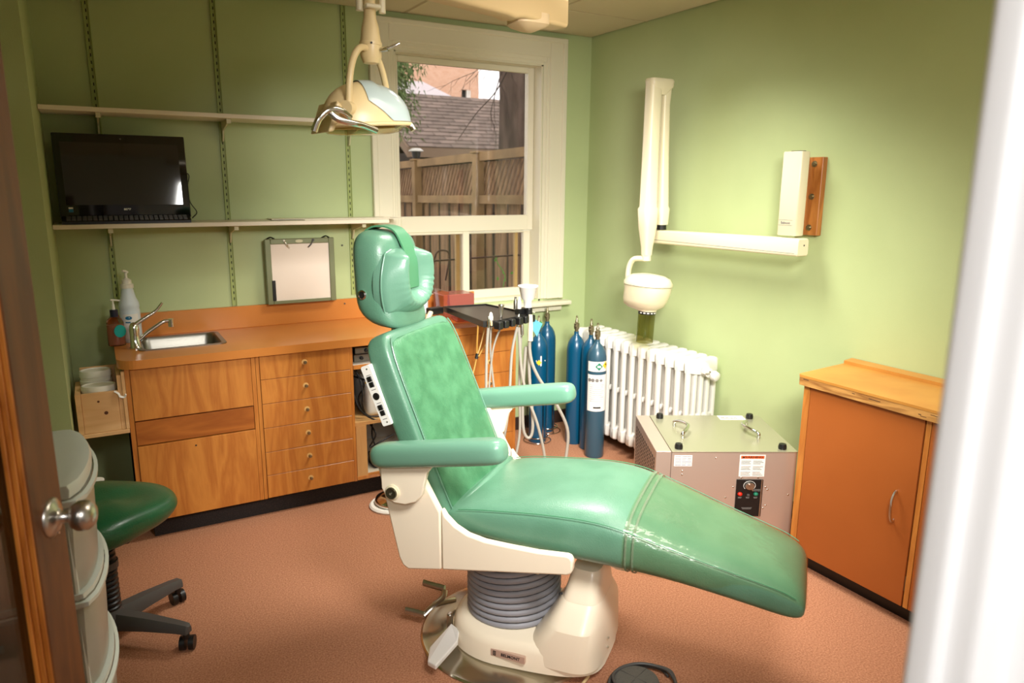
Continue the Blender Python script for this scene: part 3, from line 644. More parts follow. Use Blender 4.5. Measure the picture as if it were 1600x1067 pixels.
for i in range(7):
    for j in range(4): cyl(bm, (1.815+i*.028, 3.66+j*.033, ZT+.034), (1.815+i*.028, 3.66+j*.033, ZT+.042), .004, n=8)
o = obj('peg', bm, 'valve', t); o['kind'] = 'stuff'
# ------------------------------------------------------------------ dental chair (local frame: x to the foot end, y to the far side)
CM = Matrix.Translation((1.22, 2.10, 0)) @ Matrix.Rotation(R(-52), 4, 'Z')
ch = thing('dental_chair', 'green reclining dental chair with cream side panels on a bellows column', 'dental chair', mw=CM)
def L(name, bm, m, par=ch, sm=0, **k): return obj(name, bm, m, par, sm, local=True, **k)
def sq(c, s, n):
    f = lambda x: math.copysign(abs(x)**(2/n), x); return f(c), f(s)
def loftring(cu, cz, w, h, nrm, ex=3.6, N=40, a0=0, a1=2*PI, closed=True, cv=0, grow=0):
    out = []; nx, nz = nrm
    M_ = N if closed else N-1
    for i in range(N):
        a = a0+(a1-a0)*i/M_; c, s = sq(math.cos(a), math.sin(a), ex)
        out.append(V(cu+nx*(h+grow)*s, cv+(w+grow)*c, cz+nz*(h+grow)*s))
    return out
seat_st = [(-.172, .535, .505, .20), (-.168, .548, .492, .235), (-.15, .566, .48, .252), (-.10, .592, .468, .26), (-.02, .612, .458, .265), (.08, .628, .45, .265), (.18, .642, .444, .265), (.30, .652, .438, .265), (.38, .650, .436, .262), (.45, .636, .436, .257), (.54, .607, .432, .248), (.62, .582, .424, .238), (.72, .552, .408, .225), (.80, .530, .394, .215), (.87, .511, .380, .206), (.92, .495, .371, .200), (.955, .474, .370, .194), (.975, .452, .378, .184), (.986, .425, .392, .165)]
def interp(u):
    for a, b in zip(seat_st, seat_st[1:]):
        if a[0] <= u <= b[0]:
            t = (u-a[0])/(b[0]-a[0]); return [a[i]+(b[i]-a[i])*t for i in range(4)]
    return list(seat_st[-1])
bm = nb()
skin(bm, [loftring(u, (T+B)/2, w_, (T-B)/2, (0, 1), 3.4) for u, T, B, w_ in seat_st])
sub(L('seat_cushion', bm, 'vinyl'), 1)
# stitched seam lines along both top edges
for s in (-1, 1):
    bm = nb(); tube(bm, [V(u, s*(w_*.985), (T+B)/2+(T-B)/2*.66) for u, T, B, w_ in seat_st[3:-2]], .0016, n=6, k=2); L('seam', bm, 'seam')
# clear plastic foot cover
us = [.455, .47, .50]+[.54+.04*i for i in range(11)]+[.955, .975, .986]
rs = []
for u in us:
    u_, T, B, w_ = interp(u); low = max(-.25, min(.85, -.85+(u-.455)*3.4)) if u > .455 else -.8
    rs.append(loftring(u_, (T+B)/2, w_, (T-B)/2, (0, 1), 3.4, 40, -R(48)+R(min(1, max(0, (u-.48)/.36))*62), PI+R(48)-R(min(1, max(0, (u-.48)/.36))*62), False, grow=.0035))
bm = nb(); skin(bm, rs, caps=False, closed=False)
clearm = pane_mat('clear_vinyl_cover', (250, 248, 238))
nt = clearm.node_tree; g = [n for n in nt.nodes if n.type == 'BSDF_GLOSSY'][0]; g.inputs['Roughness'].default_value = .12
nz = nt.nodes.new('ShaderNodeTexNoise'); nz.inputs['Scale'].default_value = 14; bp = nt.nodes.new('ShaderNodeBump'); bp.inputs['Strength'].default_value = .35; bp.inputs['Distance'].default_value = .008
nt.links.new(nz.outputs[0], bp.inputs['Height']); nt.links.new(bp.outputs[0], g.inputs['Normal'])
cv = L('clear_foot_cover', bm, clearm, label='clear plastic cover over the foot end')
for p in cv.data.polygons: p.use_smooth = True
for du in (0, .022):
    rb = []
    for k in (0, 1):
        u_, T, B, w_ = interp(.462+du+.007*k); rb.append(loftring(u_, (T+B)/2, w_, (T-B)/2, (0, 1), 3.4, 40, -R(70), PI+R(70), False, grow=.006))
    bm = nb(); skin(bm, rb, caps=False, closed=False); o = L('cover_welt', bm, glass('clear_welt', (150, 168, 140), .15, 1.2, .6) if 'clear_welt' not in bpy.data.materials else bpy.data.materials['clear_welt'], cv)
# backrest
tx, tz = -.386, .923; nx, nz_ = .923, .386
def bp_(s, off): return (-.135+tx*s-nx*off, .555+tz*s-nz_*off)
bst = [(-.075, .18, .03), (-.065, .215, .042), (-.04, .240, .048), (.02, .250, .05), (.15, .252, .05), (.30, .251, .05), (.45, .248, .05), (.54, .243, .05), (.592, .236, .048), (.618, .222, .043), (.631, .20, .034), (.636, .17, .02)]
bm = nb(); skin(bm, [loftring(bp_(s, .05)[0], bp_(s, .05)[1], w_, h, (nx, nz_), 6.5) for s, w_, h in [(a, b+.006, c+.003) for a, b, c in bst]]); sub(L('backrest', bm, 'vinyl'), 1)
bm = nb(); fst = [(-.05, .20, .008), (-.035, .222, .014), (.1, .232, .016), (.3, .232, .016), (.5, .228, .016), (.582, .216, .014), (.610, .20, .009)]
skin(bm, [loftring(bp_(s, .006)[0], bp_(s, .006)[1], w_, h, (nx, nz_), 5) for s, w_, h in fst]); sub(L('backrest_panel', bm, 'vinylcloth', label='mottled green front panel of the backrest'), 1)
for s_ in (-1, 1):
    bm = nb(); tube(bm, [V(bp_(s, -.002)[0], s_*(w_+.004), bp_(s, -.002)[1]) for s, w_, h in fst], .0025, n=6, k=3); L('piping', bm, 'vinylarm')
# rolled fold between back and seat
bm = nb(); tube(bm, [V(-.118, -.235, .540), V(-.100, -.15, .572), V(-.095, 0, .583), V(-.105, .15, .580), V(-.12, .235, .566)], .017, n=10, k=5); L('fold_roll', bm, 'vinyl', sm=60)
# switch plate on the near side of the backrest
pn = Matrix(((0, 0, 0, 0),)*4)
def side_T(u, z, v, ang):   # local matrix with X along the backrest, Y across, Z outward (-v)
    X = Vector((math.cos(ang), 0, math.sin(ang))); Zd = Vector((0, -1, 0)); Y = Zd.cross(X)
    return Matrix.Translation((u, v, z)) @ Matrix((X, Y, Zd)).transposed().to_4x4()
T = side_T(-.399, .928, -.253, math.atan2(-tz, -tx))
bm = nb(); skin(bm, [[T @ V(a, b, zz) for a, b in rrect(.215-q, .040-q, .006, 4)] for zz, q in ((-.02, 0), (.007, 0), (.009, .003))]); pl = L('switch_plate', bm, 'paper', label='white switch plate')
for a in (-.050, .052):
    bm = nb(); box(bm, (a-.019, -.0095, .008), (a-.001, .0095, .0125), .0015, T=T); box(bm, (a+.001, -.0095, .008), (a+.019, .0095, .0115), .0015, T=T); L('rocker_switch', bm, 'black', pl)
bm = nb(); lathe(bm, [(0, .008), (.0125, .008), (.0125, .0105), (.009, .012), (0, .011)], T=T @ Matrix.Translation((.002, 0, 0)), n=20); L('round_switch', bm, 'black', pl)
for a in (-.095, .095):
    bm = nb(); cyl(bm, T @ V(a, .004, .008), T @ V(a, .004, .010), .003, n=10); L('screw', bm, 'steel2', pl)
for a in (-.073, -.022, .026, .083):
    bm = nb(); box(bm, (a-.0012, -.009, .0088), (a+.0012, .009, .0094), T=T); L('printed_line', bm, 'ink', pl)
# headrest
hst = [(-.446, 1.124, .075, .035), (-.454, 1.130, .115, .060), (-.470, 1.15, .134, .080), (-.488, 1.18, .142, .090), (-.500, 1.23, .140, .087), (-.506, 1.29, .137, .083), (-.508, 1.35, .140, .083), (-.510, 1.40, .138, .082), (-.510, 1.435, .128, .072), (-.508, 1.455, .105, .056), (-.506, 1.462, .07, .03)]
hr = None
bm = nb(); skin(bm, [loftring(u, z, w_, h, (1, -.12), 3, 32) for u, z, w_, h in hst])
# rings above are nearly horizontal: nrm lies along +u
hr = sub(L('headrest', bm, 'vinyl'), 1)
def pillow():
    U = catmull([V(0, a, b) for a, b in [(-.082, 1.375), (-.090, 1.33), (-.086, 1.275), (-.062, 1.228), (0, 1.208), (.062, 1.228), (.086, 1.275), (.090, 1.33), (.082, 1.375)]], 6)
    N = 44; bm = nb(); grid = []; W2, H2, zc_ = .146, .124, 1.285
    for i in range(N+1):
        row = []
        for j in range(N+1):
            a = -1+2*i/N; b = -1+2*j/N
            # square -> rounded square
            m = max(abs(a), abs(b)); l = math.hypot(a, b); k = 1 if l == 0 else (m/l)**.55
            v_ = a*k*W2*(1+.04*(-b)); z_ = zc_+b*k*H2
            dd = min((V(0, v_, z_)-u).length for u in U)
            edge = 1-m**7
            h = .030*edge**.5+.046*math.exp(-(dd/.034)**2)*min(1, (1-m)*7)**.6
            ang = math.atan2(z_-1.30, v_)
            if z_ < 1.30: h += .0022*math.sin(ang*30)*math.exp(-((dd)/.035)**2)*(1 if v_ > -.02 else .4)
            row.append(bm.verts.new((-.438+h, v_, z_)))
        grid.append(row)
    for i in range(N):
        for j in range(N): bm.faces.new((grid[i][j], grid[i+1][j], grid[i+1][j+1], grid[i][j+1]))
    # skirt back to the block
    loop = [grid[i][0] for i in range(N+1)]+[grid[N][j] for j in range(1, N+1)]+[grid[i][N] for i in range(N-1, -1, -1)]+[grid[0][j] for j in range(N-1, 0, -1)]
    back = [bm.verts.new((-.475, v_.co.y*.98, zc_+(v_.co.z-zc_)*.98)) for v_ in loop]
    for i in range(len(loop)):
        j = (i+1) % len(loop); bm.faces.new((loop[i], loop[j], back[j], back[i]))
    return bm, [V(-.440, v_.co.y*1.005, zc_+(v_.co.z-zc_)*1.005) for v_ in loop]
bm, lp = pillow()
L('head_pillow', bm, 'vinylarm', hr, 70, label='horseshoe-shaped head pillow with stitched folds')
bm = nb(); tube(bm, lp[::4]+[lp[0]], .0035, n=6, k=2); L('pillow_piping', bm, 'vinylarm', hr, 60)
bm = nb(); sp = [(-.580, 1.36), (-.592, 1.43), (-.54, 1.474), (-.462, 1.468), (-.425, 1.42), (-.404, 1.36), (-.399, 1.30), (-.398, 1.262)]
P = catmull([V(a, 0, b) for a, b in sp], 5); rings = []
for i, p in enumerate(P):
    d = (P[min(i+1, len(P)-1)]-P[max(i-1, 0)]).normalized(); n_ = Vector((0, 1, 0)).cross(d)
    rings.append([p+V(0, s*.036, 0)+n_*t_ for s, t_ in ((-1, -.003), (1, -.003), (1, .003), (-1, .003))])
skin(bm, rings); L('strap', bm, mat('strap_vinyl', (74, 132, 96), .4), hr, 50)
bm = nb(); T = side_T(-.522, 1.245, -.136, 0)
lathe(bm, [(0, -.01), (.017, -.01), (.017, .005), (.012, .008), (.012, .0), (0, .0)], T=T, n=24); k = L('headrest_socket', bm, 'chrome', hr, 40)
bm = nb(); lathe(bm, [(0, .0), (.0118, .0), (.0118, .006), (0, .004)], T=T, n=20); L('socket_plug', bm, 'black', k)
bm = nb(); box(bm, (-.475, -.035, 1.06), (-.462, .035, 1.20), .002); box(bm, (-.49, -.05, 1.125), (-.44, .05, 1.14), .004); L('headrest_bracket', bm, 'steel2')
# arm pads and brackets, both sides
for s in (-1, 1):
    bm = nb(); rs = []
    a0, a1 = V(-.365, s*.345, .752), V(.108, s*.345, .838)
    d = (a1-a0).normalized(); n_ = V(-d.z, 0, d.x)
    for q, k in ((0, .35), (.006, .62), (.018, .86), (.04, .98), (.08, 1), (.25, 1), (.40, 1.02), (.45, .98), (.468, .86), (.478, .62), (.482, .35)):
        c_ = a0+d*q; rs.append([c_+V(0, 1, 0)*(.045*k*sq(math.cos(a), 0, 2.8)[0])+n_*(.041*k*sq(0, math.sin(a), 2.8)[1]) for a in [2*PI*j/28 for j in range(28)]])
    skin(bm, rs); sub(L('armrest', bm, 'vinylarm'), 1)
    y0, y1 = sorted((s*.330, s*.350))
    A = [(-.335, .705), (-.335, .735), (-.10, .775), (-.10, .762), (-.145, .745), (-.163, .722), (-.172, .69), (-.182, .645), (-.205, .617), (-.245, .601), (-.285, .600), (-.315, .612), (-.333, .645)]
    bm = nb(); prism(bm, A, lambda a, b, d_: V(a, d_, b), y0, y1); o = L('arm_bracket', bm, 'cream', sm=30)
    bv = o.modifiers.new('bevel', 'BEVEL'); bv.width = .003; bv.segments = 2; bv.limit_method = 'ANGLE'
    T = side_T(-.289, .638, s*.350, 0) if s < 0 else side_T(-.289, .638, s*.350, 0) @ Matrix.Rotation(PI, 4, 'X')
    bm = nb(); lathe(bm, [(0, 0), (.026, 0), (.026, .004), (.021, .006), (.021, .010), (0, .010)], T=T, n=28); k = L('pivot_knob', bm, 'cream2', o, 40)
    bm = nb(); lathe(bm, [(0, .010), (.020, .010), (.019, .016), (.007, .014), (.006, .018), (0, .018)], T=T, n=24); L('knob_face', bm, mat('olive_dark_metal', (80, 78, 60), .35, .7) if 'olive_dark_metal' not in bpy.data.materials else bpy.data.materials['olive_dark_metal'], k, 40)
    bm = nb(); lathe(bm, [(0, .0182), (.004, .0182), (.004, .0192), (0, .0192)], T=T, n=12); L('knob_screw', bm, 'chrome', k)
    # side panels
    y0, y1 = sorted((s*.285, s*.312))
    A = [(-.372, .705), (-.352, .62), (-.325, .50), (-.298, .385), (-.283, .357), (-.262, .346), (-.137, .372), (-.137, .575), (-.186, .66), (-.232, .745), (-.30, .735)]
    bm = nb(); prism(bm, A, lambda a, b, d_: V(a, d_, b), y0, y1); o = L('rear_side_panel', bm, 'cream', sm=30); bv = o.modifiers.new('bevel', 'BEVEL'); bv.width = .006; bv.segments = 2; bv.limit_method = 'ANGLE'
    A = [(-.134, .372), (.300, .449), (.312, .456), (.316, .470), (.316, .500), (.308, .512), (.296, .515), (.20, .507), (.10, .506), (.02, .507), (-.04, .517), (-.085, .538), (-.118, .566), (-.134, .590)]
    bm = nb(); prism(bm, A, lambda a, b, d_: V(a, d_, b), y0, y1); o = L('front_side_panel', bm, 'cream', sm=30); bv = o.modifiers.new('bevel', 'BEVEL'); bv.width = .006; bv.segments = 2; bv.limit_method = 'ANGLE'
# under-frame
bm = nb(); A = [(-.25, .36), (.29, .455), (.29, .475), (-.25, .47)]; prism(bm, A, lambda a, b, d_: V(a, d_, b), -.284, .284); L('underframe', bm, 'cream2')
bm = nb(); box(bm, (.02, -.26, .405), (.20, -.10, .43), .003); box(bm, (.15, -.22, .375), (.175, -.205, .43), .002); L('underframe_bracket', bm, 'cream2')
bm = nb(); sph(bm, (.44, -.12, .445), .075, (1, 1, .38), 24); L('pivot_cover', bm, 'cream', sm=60)
bm = nb(); prism(bm, [(-.26, .33), (-.225, .345), (-.235, .355), (-.262, .350)], lambda a, b, d_: V(a, d_, b), -.27, -.22); L('vinyl_tab', bm, 'vinyl')
# bellows column
bm = nb(); prof = []; NB = 13
zc0, zc1 = .10, .405
rg = []
for i in range(NB):
    for q, r in ((0, .158), (.18, .168), (.5, .171), (.82, .168)):
        t_ = (i+q)/NB; z = zc0+(zc1-zc0)*t_; tilt_ = math.tan(R(9.5))*t_
        rg.append([V(.012+r*math.cos(a), -.03+r*math.sin(a), z+tilt_*r*math.cos(a)) for a in [2*PI*j/40 for j in range(40)]])
skin(bm, rg); L('bellows', bm, 'bellow', sm=60)
bm = nb(); rg = []
for i in range(1, NB):
    t_ = i/NB; z = zc0+(zc1-zc0)*t_; tilt_ = math.tan(R(9.5))*t_; r = .1605
    tube(bm, [V(.012+r*math.cos(a), -.03+r*math.sin(a), z+tilt_*r*math.cos(a)) for a in [2*PI*j/28 for j in range(29)]], .0042, n=5, sm=False)
L('bellows_groove', bm, 'bellowd')
# base cover
def foot(z, ub0, ub1, w0, w1, N=48):
    # rounded head end (radius w0 around u=0) tapering to a rounded box at the foot end
    out = []
    for i in range(N):
        a = 2*PI*i/N; c, s = sq(math.cos(a), math.sin(a), 2.2 if math.cos(a) < 0 else 4.2)
        u_ = (c*ub1 if c > 0 else -c*ub0); w_ = w0+(w1-w0)*max(0, c)
        out.append(V(.03+u_, -.045+s*w_, z))
    return out
bm = nb(); skin(bm, [foot(.030, -.225, .345, .215, .185), foot(.034, -.232, .352, .22, .19), (foot(.095, -.222, .345, .215, .185)), foot(.115, -.212, .335, .205, .178), foot(.124, -.19, .31, .188, .165), foot(.126, -.12, .25, .12, .12)])
L('base_cover', bm, 'cream', sm=50)
def slab(z, u0, u1, w_, N=48, ex=3.8, cvv=-.045):
    return [V((u0+u1)/2+(u1-u0)/2*sq(math.cos(a), 0, ex)[0], cvv+w_*sq(0, math.sin(a), ex)[1], z) for a in [2*PI*i/N for i in range(N)]]
bm = nb(); skin(bm, [slab(.06, .10, .384, .200), slab(.125, .135, .381, .197), slab(.195, .185, .377, .190), slab(.207, .194, .374, .183), slab(.262, .222, .366, .124), slab(.267, .226, .364, .121)]); L('base_box', bm, 'cream', sm=22)
bm = nb(); skin(bm, [slab(.2675, .226, .364, .120), slab(.300, .236, .360, .108), slab(.355, .250, .356, .088), slab(.368, .256, .350, .078), slab(.371, .268, .340, .06)]); L('base_neck', bm, 'cream', sm=40)
bm = nb(); cyl(bm, (.236, -.155, .286), (.228, -.163, .286), .004, n=8); L('screw', bm, 'inkd')
for z in (.09, .125):
    bm = nb(); cyl(bm, (.383, -.10, z), (.388, -.10, z), .004, n=10); L('screw', bm, 'chrome')
# name plate
T = side_T(.078, .088, -.2625, 0) @ Matrix.Rotation(0, 4, 'Z')
npn = Vector((-.02, -1, .02)).normalized()
PT = Matrix.Translation((.084, -.262, .078)) @ Matrix((Vector((1, -.02, 0)).normalized(), Vector((0, .02, 1)).normalized(), Vector((0, -1, .02)).normalized())).transposed().to_4x4()
bm = nb(); box(bm, (-.062, -.0125, -.01), (.062, .0125, .003), .001, T=PT); pl = L('name_plate', bm, mat('rose_silver_plate', (206, 176, 158), .3, .3))
tx_ = text('BELMONT', .0145, 'inkd', pl, CM @ PT @ Matrix.Translation((.010, 0, .0034)), bold=.0002, squash=1.05)
for q in ((-.053, -.043, .006, .008), (-.053, -.043, -.008, -.006), (-.053, -.051, -.008, .008), (-.045, -.043, -.008, .008), (-.049, -.047, -.004, .004)):
    bm = nb(); box(bm, (q[0], q[2], .003), (q[1], q[3], .0042), T=PT); L('emblem', bm, 'inkd', pl)
# steel floor plate
bm = nb(); lathe(bm, [(0, 0), (.335, 0), (.338, .004), (.332, .009), (.318, .010), (.305, .014), (.22, .034), (0, .036)], (.0, -.015, 0), n=72); L('floor_plate', bm, mat('polished_floor_plate', (206, 202, 188), .24, 1), sm=25)
# pedals at the head end
def pedal(pts2, z0, z1, th): pass
cmi = CM.inverted()
def lw(x, y, z): return cmi @ V(x, y, z)
bm = nb()
P = [lw(.983, 2.075, .080), lw(.975, 2.125, .080), lw(.868, 2.072, .052), lw(.832, 2.008, .05), lw(.846, 1.972, .05), lw(.958, 2.036, .066)]
T_ = [p+V(0, 0, .006) for p in P]; B_ = [p-V(0, 0, .012) for p in P]; skin(bm, [B_, T_]); o = L('foot_pedal', bm, mat('bright_pedal_metal', (232, 230, 226), .35, .3), label='large brushed foot pedal'); bv = o.modifiers.new('bevel', 'BEVEL'); bv.width = .004; bv.segments = 2
bm = nb(); tube(bm, [lw(1.07, 2.30, .055), lw(1.01, 2.285, .07), lw(.985, 2.28, .072)], .012, n=10, sm=False)
tube(bm, [lw(.925, 2.265, .055), lw(.965, 2.272, .075), lw(1.015, 2.29, .085), lw(1.035, 2.315, .095)], .013, n=8, flat=.6)
tube(bm, [lw(.880, 2.325, .055), lw(.905, 2.295, .055), lw(.93, 2.262, .055)], .009, n=8, flat=1.6)
tube(bm, [lw(.985, 2.40, .10), lw(1.012, 2.36, .10), lw(1.04, 2.322, .10)], .009, n=8, flat=1.6); L('foot_lever', bm, 'steel2', sm=50, label='bright double toe lever')
bm = nb(); box(bm, (-.205, -.150, .035), (-.188, -.125, .095), .004); L('pedal_guard', bm, 'steel2')

# ------------------------------------------------------------------ foot controls on the carpet
t = thing('foot_switch', 'round dark rubber foot switch with its coiled grey cable in front of the chair base', 'foot switch', (1.43, 1.60, 0))
bm = nb(); lathe(bm, [(0, 0), (.078, 0), (.08, .006), (.074, .022), (.06, .028), (0, .03)], (1.415, 1.625, 0), n=40); obj('disc', bm, 'rubber', t, 40)
bm = nb(); 
for a in (20, 110): tube(bm, [(1.415-.06*math.cos(R(a)), 1.625-.06*math.sin(R(a)), .029), (1.415+.06*math.cos(R(a)), 1.625+.06*math.sin(R(a)), .029)], .0012, n=5, sm=False)
obj('raised_line', bm, 'greyp', t)
bm = nb(); pts = []
for i in range(60):
    a = 2*PI*i/22; pts.append(V(1.425+(.108+.006*math.sin(i*.9))*math.cos(a)+.01*math.sin(i*.37), 1.60+(.098+.006*math.cos(i*.7))*math.sin(a), .008+.0095*(i//22)))
tube(bm, pts, .0055, n=7, k=3); obj('coiled_cable', bm, 'greyp', t, 60)
t = thing('chrome_foot_pedal', 'low chrome dome pedal on a white base ring on the carpet behind the chair', 'foot pedal', (1.21, 3.335, 0))
bm = nb(); lathe(bm, [(0, 0), (.118, 0), (.12, .008), (.112, .016), (0, .018)], (1.205, 3.33, 0), n=48); obj('base_ring', bm, 'paper', t, 40)
bm = nb(); lathe(bm, [(0, .018), (.098, .018), (.102, .03), (.095, .045), (.06, .062), (0, .068)], (1.215, 3.33, 0), n=48); obj('dome', bm, 'chrome', t, 60)
bm = nb(); tube(bm, [(1.30, 1.735, .006), (1.25, 1.69, .01), (1.31, 1.60, .008), (1.24, 1.45, .006), (1.1, 1.3, .006)], .006, n=7); tag(obj('floor_cable', bm, M['ylw'], None, 60), 'cream cable leaving the chair base along the carpet', 'cable')

# ------------------------------------------------------------------ stool
sx, sy = -.085, 2.72
t = thing('saddle_stool', 'dark green padded operator stool on a black five-star castor base', 'stool', (sx, sy, 0))
bm = nb(); rings = []
def seat_out(k, z, dx=0):
    o = []
    for i in range(40):
        a = 2*PI*i/40; r = 1+.12*math.cos(3*(a-R(8))); c, s = math.cos(a), math.sin(a)
        o.append(V(sx+.03+dx+.205*k*r*c, sy+.03+.235*k*r*s, z+(.018*(abs(c)**2)*-1 if z > .49 else 0)))
    return o
for k, z in ((.5, .428), (.8, .435), (.92, .450), (.99, .475), (1.0, .500), (.97, .525), (.88, .540), (.6, .548), (.25, .550)): rings.append(seat_out(k, z))
skin(bm, rings); sub(obj('seat', bm, 'vinyldark', t), 1)
bm = nb(); box(bm, (sx-.08, sy-.08, .405), (sx+.09, sy+.09, .432), .006); obj('seat_plate', bm, 'black', t)
bm = nb(); rg = []
for i in range(14):
    for q, r in ((0, .034), (.3, .041), (.7, .041)): rg.append((r, .12+(i+q)*.0195))
rg.append((.034, .40)); lathe(bm, [(0, .12)]+rg+[(0, .40)], (sx, sy, 0), n=24); obj('bellows', bm, 'black', t, 30)
bm = nb(); lathe(bm, [(0, .30), (.046, .30), (.046, .325), (0, .33)], (sx, sy, 0), n=24); obj('collar', bm, 'greyp', t)
bm = nb(); tube(bm, [(sx+.04, sy+.05, .41), (sx+.10, sy+.13, .395), (sx+.135, sy+.18, .36)], .008, n=8); lathe(bm, [(0, 0), (.036, 0), (.038, .006), (.03, .012), (0, .012)], (sx+.15, sy+.20, .345), sy=.7); obj('height_lever', bm, 'black', t, 50)
bm = nb(); lathe(bm, [(0, .065), (.045, .065), (.05, .12), (.04, .145), (0, .145)], (sx, sy, 0), n=20); obj('hub', bm, 'greyp', t, 40)
for k in range(5):
    a = R(-37+72*k); ca, sa = math.cos(a), math.sin(a)
    bm = nb(); rs = []
    for q, w_, z0, z1 in ((.02, .034, .075, .135), (.14, .028, .08, .125), (.26, .022, .078, .110), (.295, .018, .072, .104), (.302, .01, .075, .098)):
        rs.append([V(sx+ca*q-sa*y, sy+sa*q+ca*y, z) for y, z in ((-w_, z0), (w_, z0), (w_, (z0+z1)/2), (w_*.6, z1), (-w_*.6, z1), (-w_, (z0+z1)/2))])
    skin(bm, rs); lg = obj('leg', bm, 'greyp', t, 35)
    cx, cy = sx+ca*.285, sy+sa*.285
    bm = nb(); cyl(bm, (cx, cy, .05), (cx, cy, .078), .012, n=12)
    b_ = R(-20+40*k)
    for s in (-1, 1):
        p = V(cx+.01*math.cos(b_+PI/2), cy+.01*math.sin(b_+PI/2), .026); q = V(math.cos(b_), math.sin(b_), 0)
        cyl(bm, p+q*(s*.006), p+q*(s*.024), .0255, n=20)
    for v_ in bm.verts: v_.co.z = max(v_.co.z, .0005)
    obj('castor', bm, 'black', lg, 35)

# ------------------------------------------------------------------ plastic drawer cart behind the glazed door
t = thing('drawer_cart', 'tall translucent plastic drawer cart with pale grey lid behind the glazed door', 'drawer cart', (-.22, 1.9, 0))
def cart(z, x1, k=0, y0=1.69, y1=2.10, x0=-.43):
    pts = [V(x0+k, y0+k, z)]
    for i in range(13):
        q = i/12; pts.append(V(x1-.042+.042*math.sin(PI*q)**.6-k, y0+k+(y1-y0-2*k)*q, z))
    pts.append(V(x0+k, y1-k, z)); return pts
bm = nb(); skin(bm, [cart(.972, -.058), cart(.990, -.056), cart(1.0, -.060), cart(1.004, -.068, .008)]); obj('lid', bm, 'cartf', t, 40)
bm = nb(); box(bm, (-.30, 1.80, 1.004), (-.155, 1.812, 1.008), .001); obj('lid_ridge', bm, 'cartf', t)
for k, (a, b) in enumerate(((.752, .968), (.517, .733), (.282, .498), (.047, .263))):
    bm = nb(); skin(bm, [cart(a, -.060, .006), cart(a+.1, -.057, .004), cart(b, -.055, .002)]); d = obj('drawer', bm, 'cart', t, 40)
    bm = nb(); skin(bm, [cart(b-.016, -.053, .0), cart(b-.013, -.049, -.002), cart(b-.003, -.048, -.002), cart(b, -.052, .002)], caps=False); obj('drawer_rim', bm, 'cartf', d, 40)
bm = nb(); skin(bm, [cart(.738, -.055), cart(.750, -.055)]); skin(bm, [cart(.503, -.055), cart(.515, -.055)]); skin(bm, [cart(.268, -.055), cart(.28, -.055)]); skin(bm, [cart(.03, -.055), cart(.045, -.055)])
for x, y in ((-.42, 1.70), (-.11, 1.70), (-.42, 2.09), (-.11, 2.09)): cyl(bm, (x, y, 0), (x, y, .97), .007, n=8)
obj('cart_frame', bm, 'cartf', t)
for z, x, y, a, l in ((.765, -.23, 1.86, 5, 'blank white paper sheet at the bottom of the top drawer of the plastic cart'), (.772, -.21, 1.875, -6, 'white paper sheet lying askew on the other sheet in the top cart drawer'), (.53, -.235, 1.85, 4, 'printed white sheet lying in the second drawer of the plastic cart')):
    bm = nb(); T = Matrix.Translation((x, y, z)) @ Matrix.Rotation(R(a), 4, 'Z')
    box(bm, (-.13, -.10, 0), (.09, .10, .004), T=T); tag(obj('paper_sheet', bm, 'paper'), l, 'paper')
# white bin edge behind the stool
t = thing('waste_bin', 'small white bin half hidden behind the green stool and the plastic cart', 'bin', (-.14, 3.22, 0))
bm = nb(); skin(bm, [[V(-.135+a, 3.23+b, z) for a, b in rrect(w_, w_, .03, 5)] for z, w_ in ((0, .11), (.40, .135), (.402, .145), (.425, .145))]); obj('body', bm, 'paper', t, 40)
# ------------------------------------------------------------------ instrument tray behind the chair
t = thing('instrument_tray', 'black swivel instrument tray with handpiece holders between chair and counter', 'instrument tray', (1.38, 3.30, 0))
Q = [(1.615, 3.575), (1.60, 3.075), (1.665, 3.055), (1.935, 3.165), (1.862, 3.545)]
cxm, cym = 1.75, 3.33
bm = nb(); inn = [(cxm+(a-cxm)*.94, cym+(b-cym)*.94) for a, b in Q]
skin(bm, [[V(a, b, .945) for a, b in Q], [V(a, b, .975) for a, b in Q], [V(a, b, .975) for a, b in inn], [V(a, b, .966) for a, b in inn]], caps=True); obj('tray_rim', bm, 'trayb', t)
bm = nb(); skin(bm, [[V(a, b, .965) for a, b in inn], [V(a, b, .9675) for a, b in inn]]); obj('tray_liner', bm, 'tray', t)
bm = nb(); box(bm, (-.07, -.022, .940), (.02, .022, .976), .004, T=Matrix.Translation((1.58, 3.56, 0)) @ Matrix.Rotation(R(15), 4, 'Z')); obj('arm_end', bm, 'trayb', t)
bm = nb(); tube(bm, [(1.53, 3.545, .955), (1.47, 3.45, .935), (1.42, 3.33, .93)], .014, n=10); tube(bm, [(1.42, 3.33, .93), (1.395, 3.32, .9), (1.38, 3.315, .80)], .018, n=10); cyl(bm, (1.38, 3.315, .02), (1.38, 3.315, .82), .022); obj('support_post', bm, 'cream2', t, 50)
bm = nb(); lathe(bm, [(0, 0), (.05, 0), (.05, .012), (.03, .03), (0, .03)], (1.385, 3.32, 0)); obj('post_foot', bm, 'cream2', t, 40)
bm = nb(); box(bm, (1.632, 3.052, .952), (1.640, 3.062, .975), .002); box(bm, (1.616, 3.054, .958), (1.629, 3.066, .974), .003); obj('switch', bm, 'ylw', t)
def onedge(q): return V(1.665+(1.935-1.665)*q, 3.050+(3.160-3.050)*q, 0)
for q in (.0, .16, .34, .55, .72, .90):
    p = onedge(q); bm = nb(); box(bm, (-.016, -.028, .935), (.016, .012, .972), .004, T=Matrix.Translation(p) @ Matrix.Rotation(R(22), 4, 'Z')); obj('instrument_holder', bm, 'black', t)
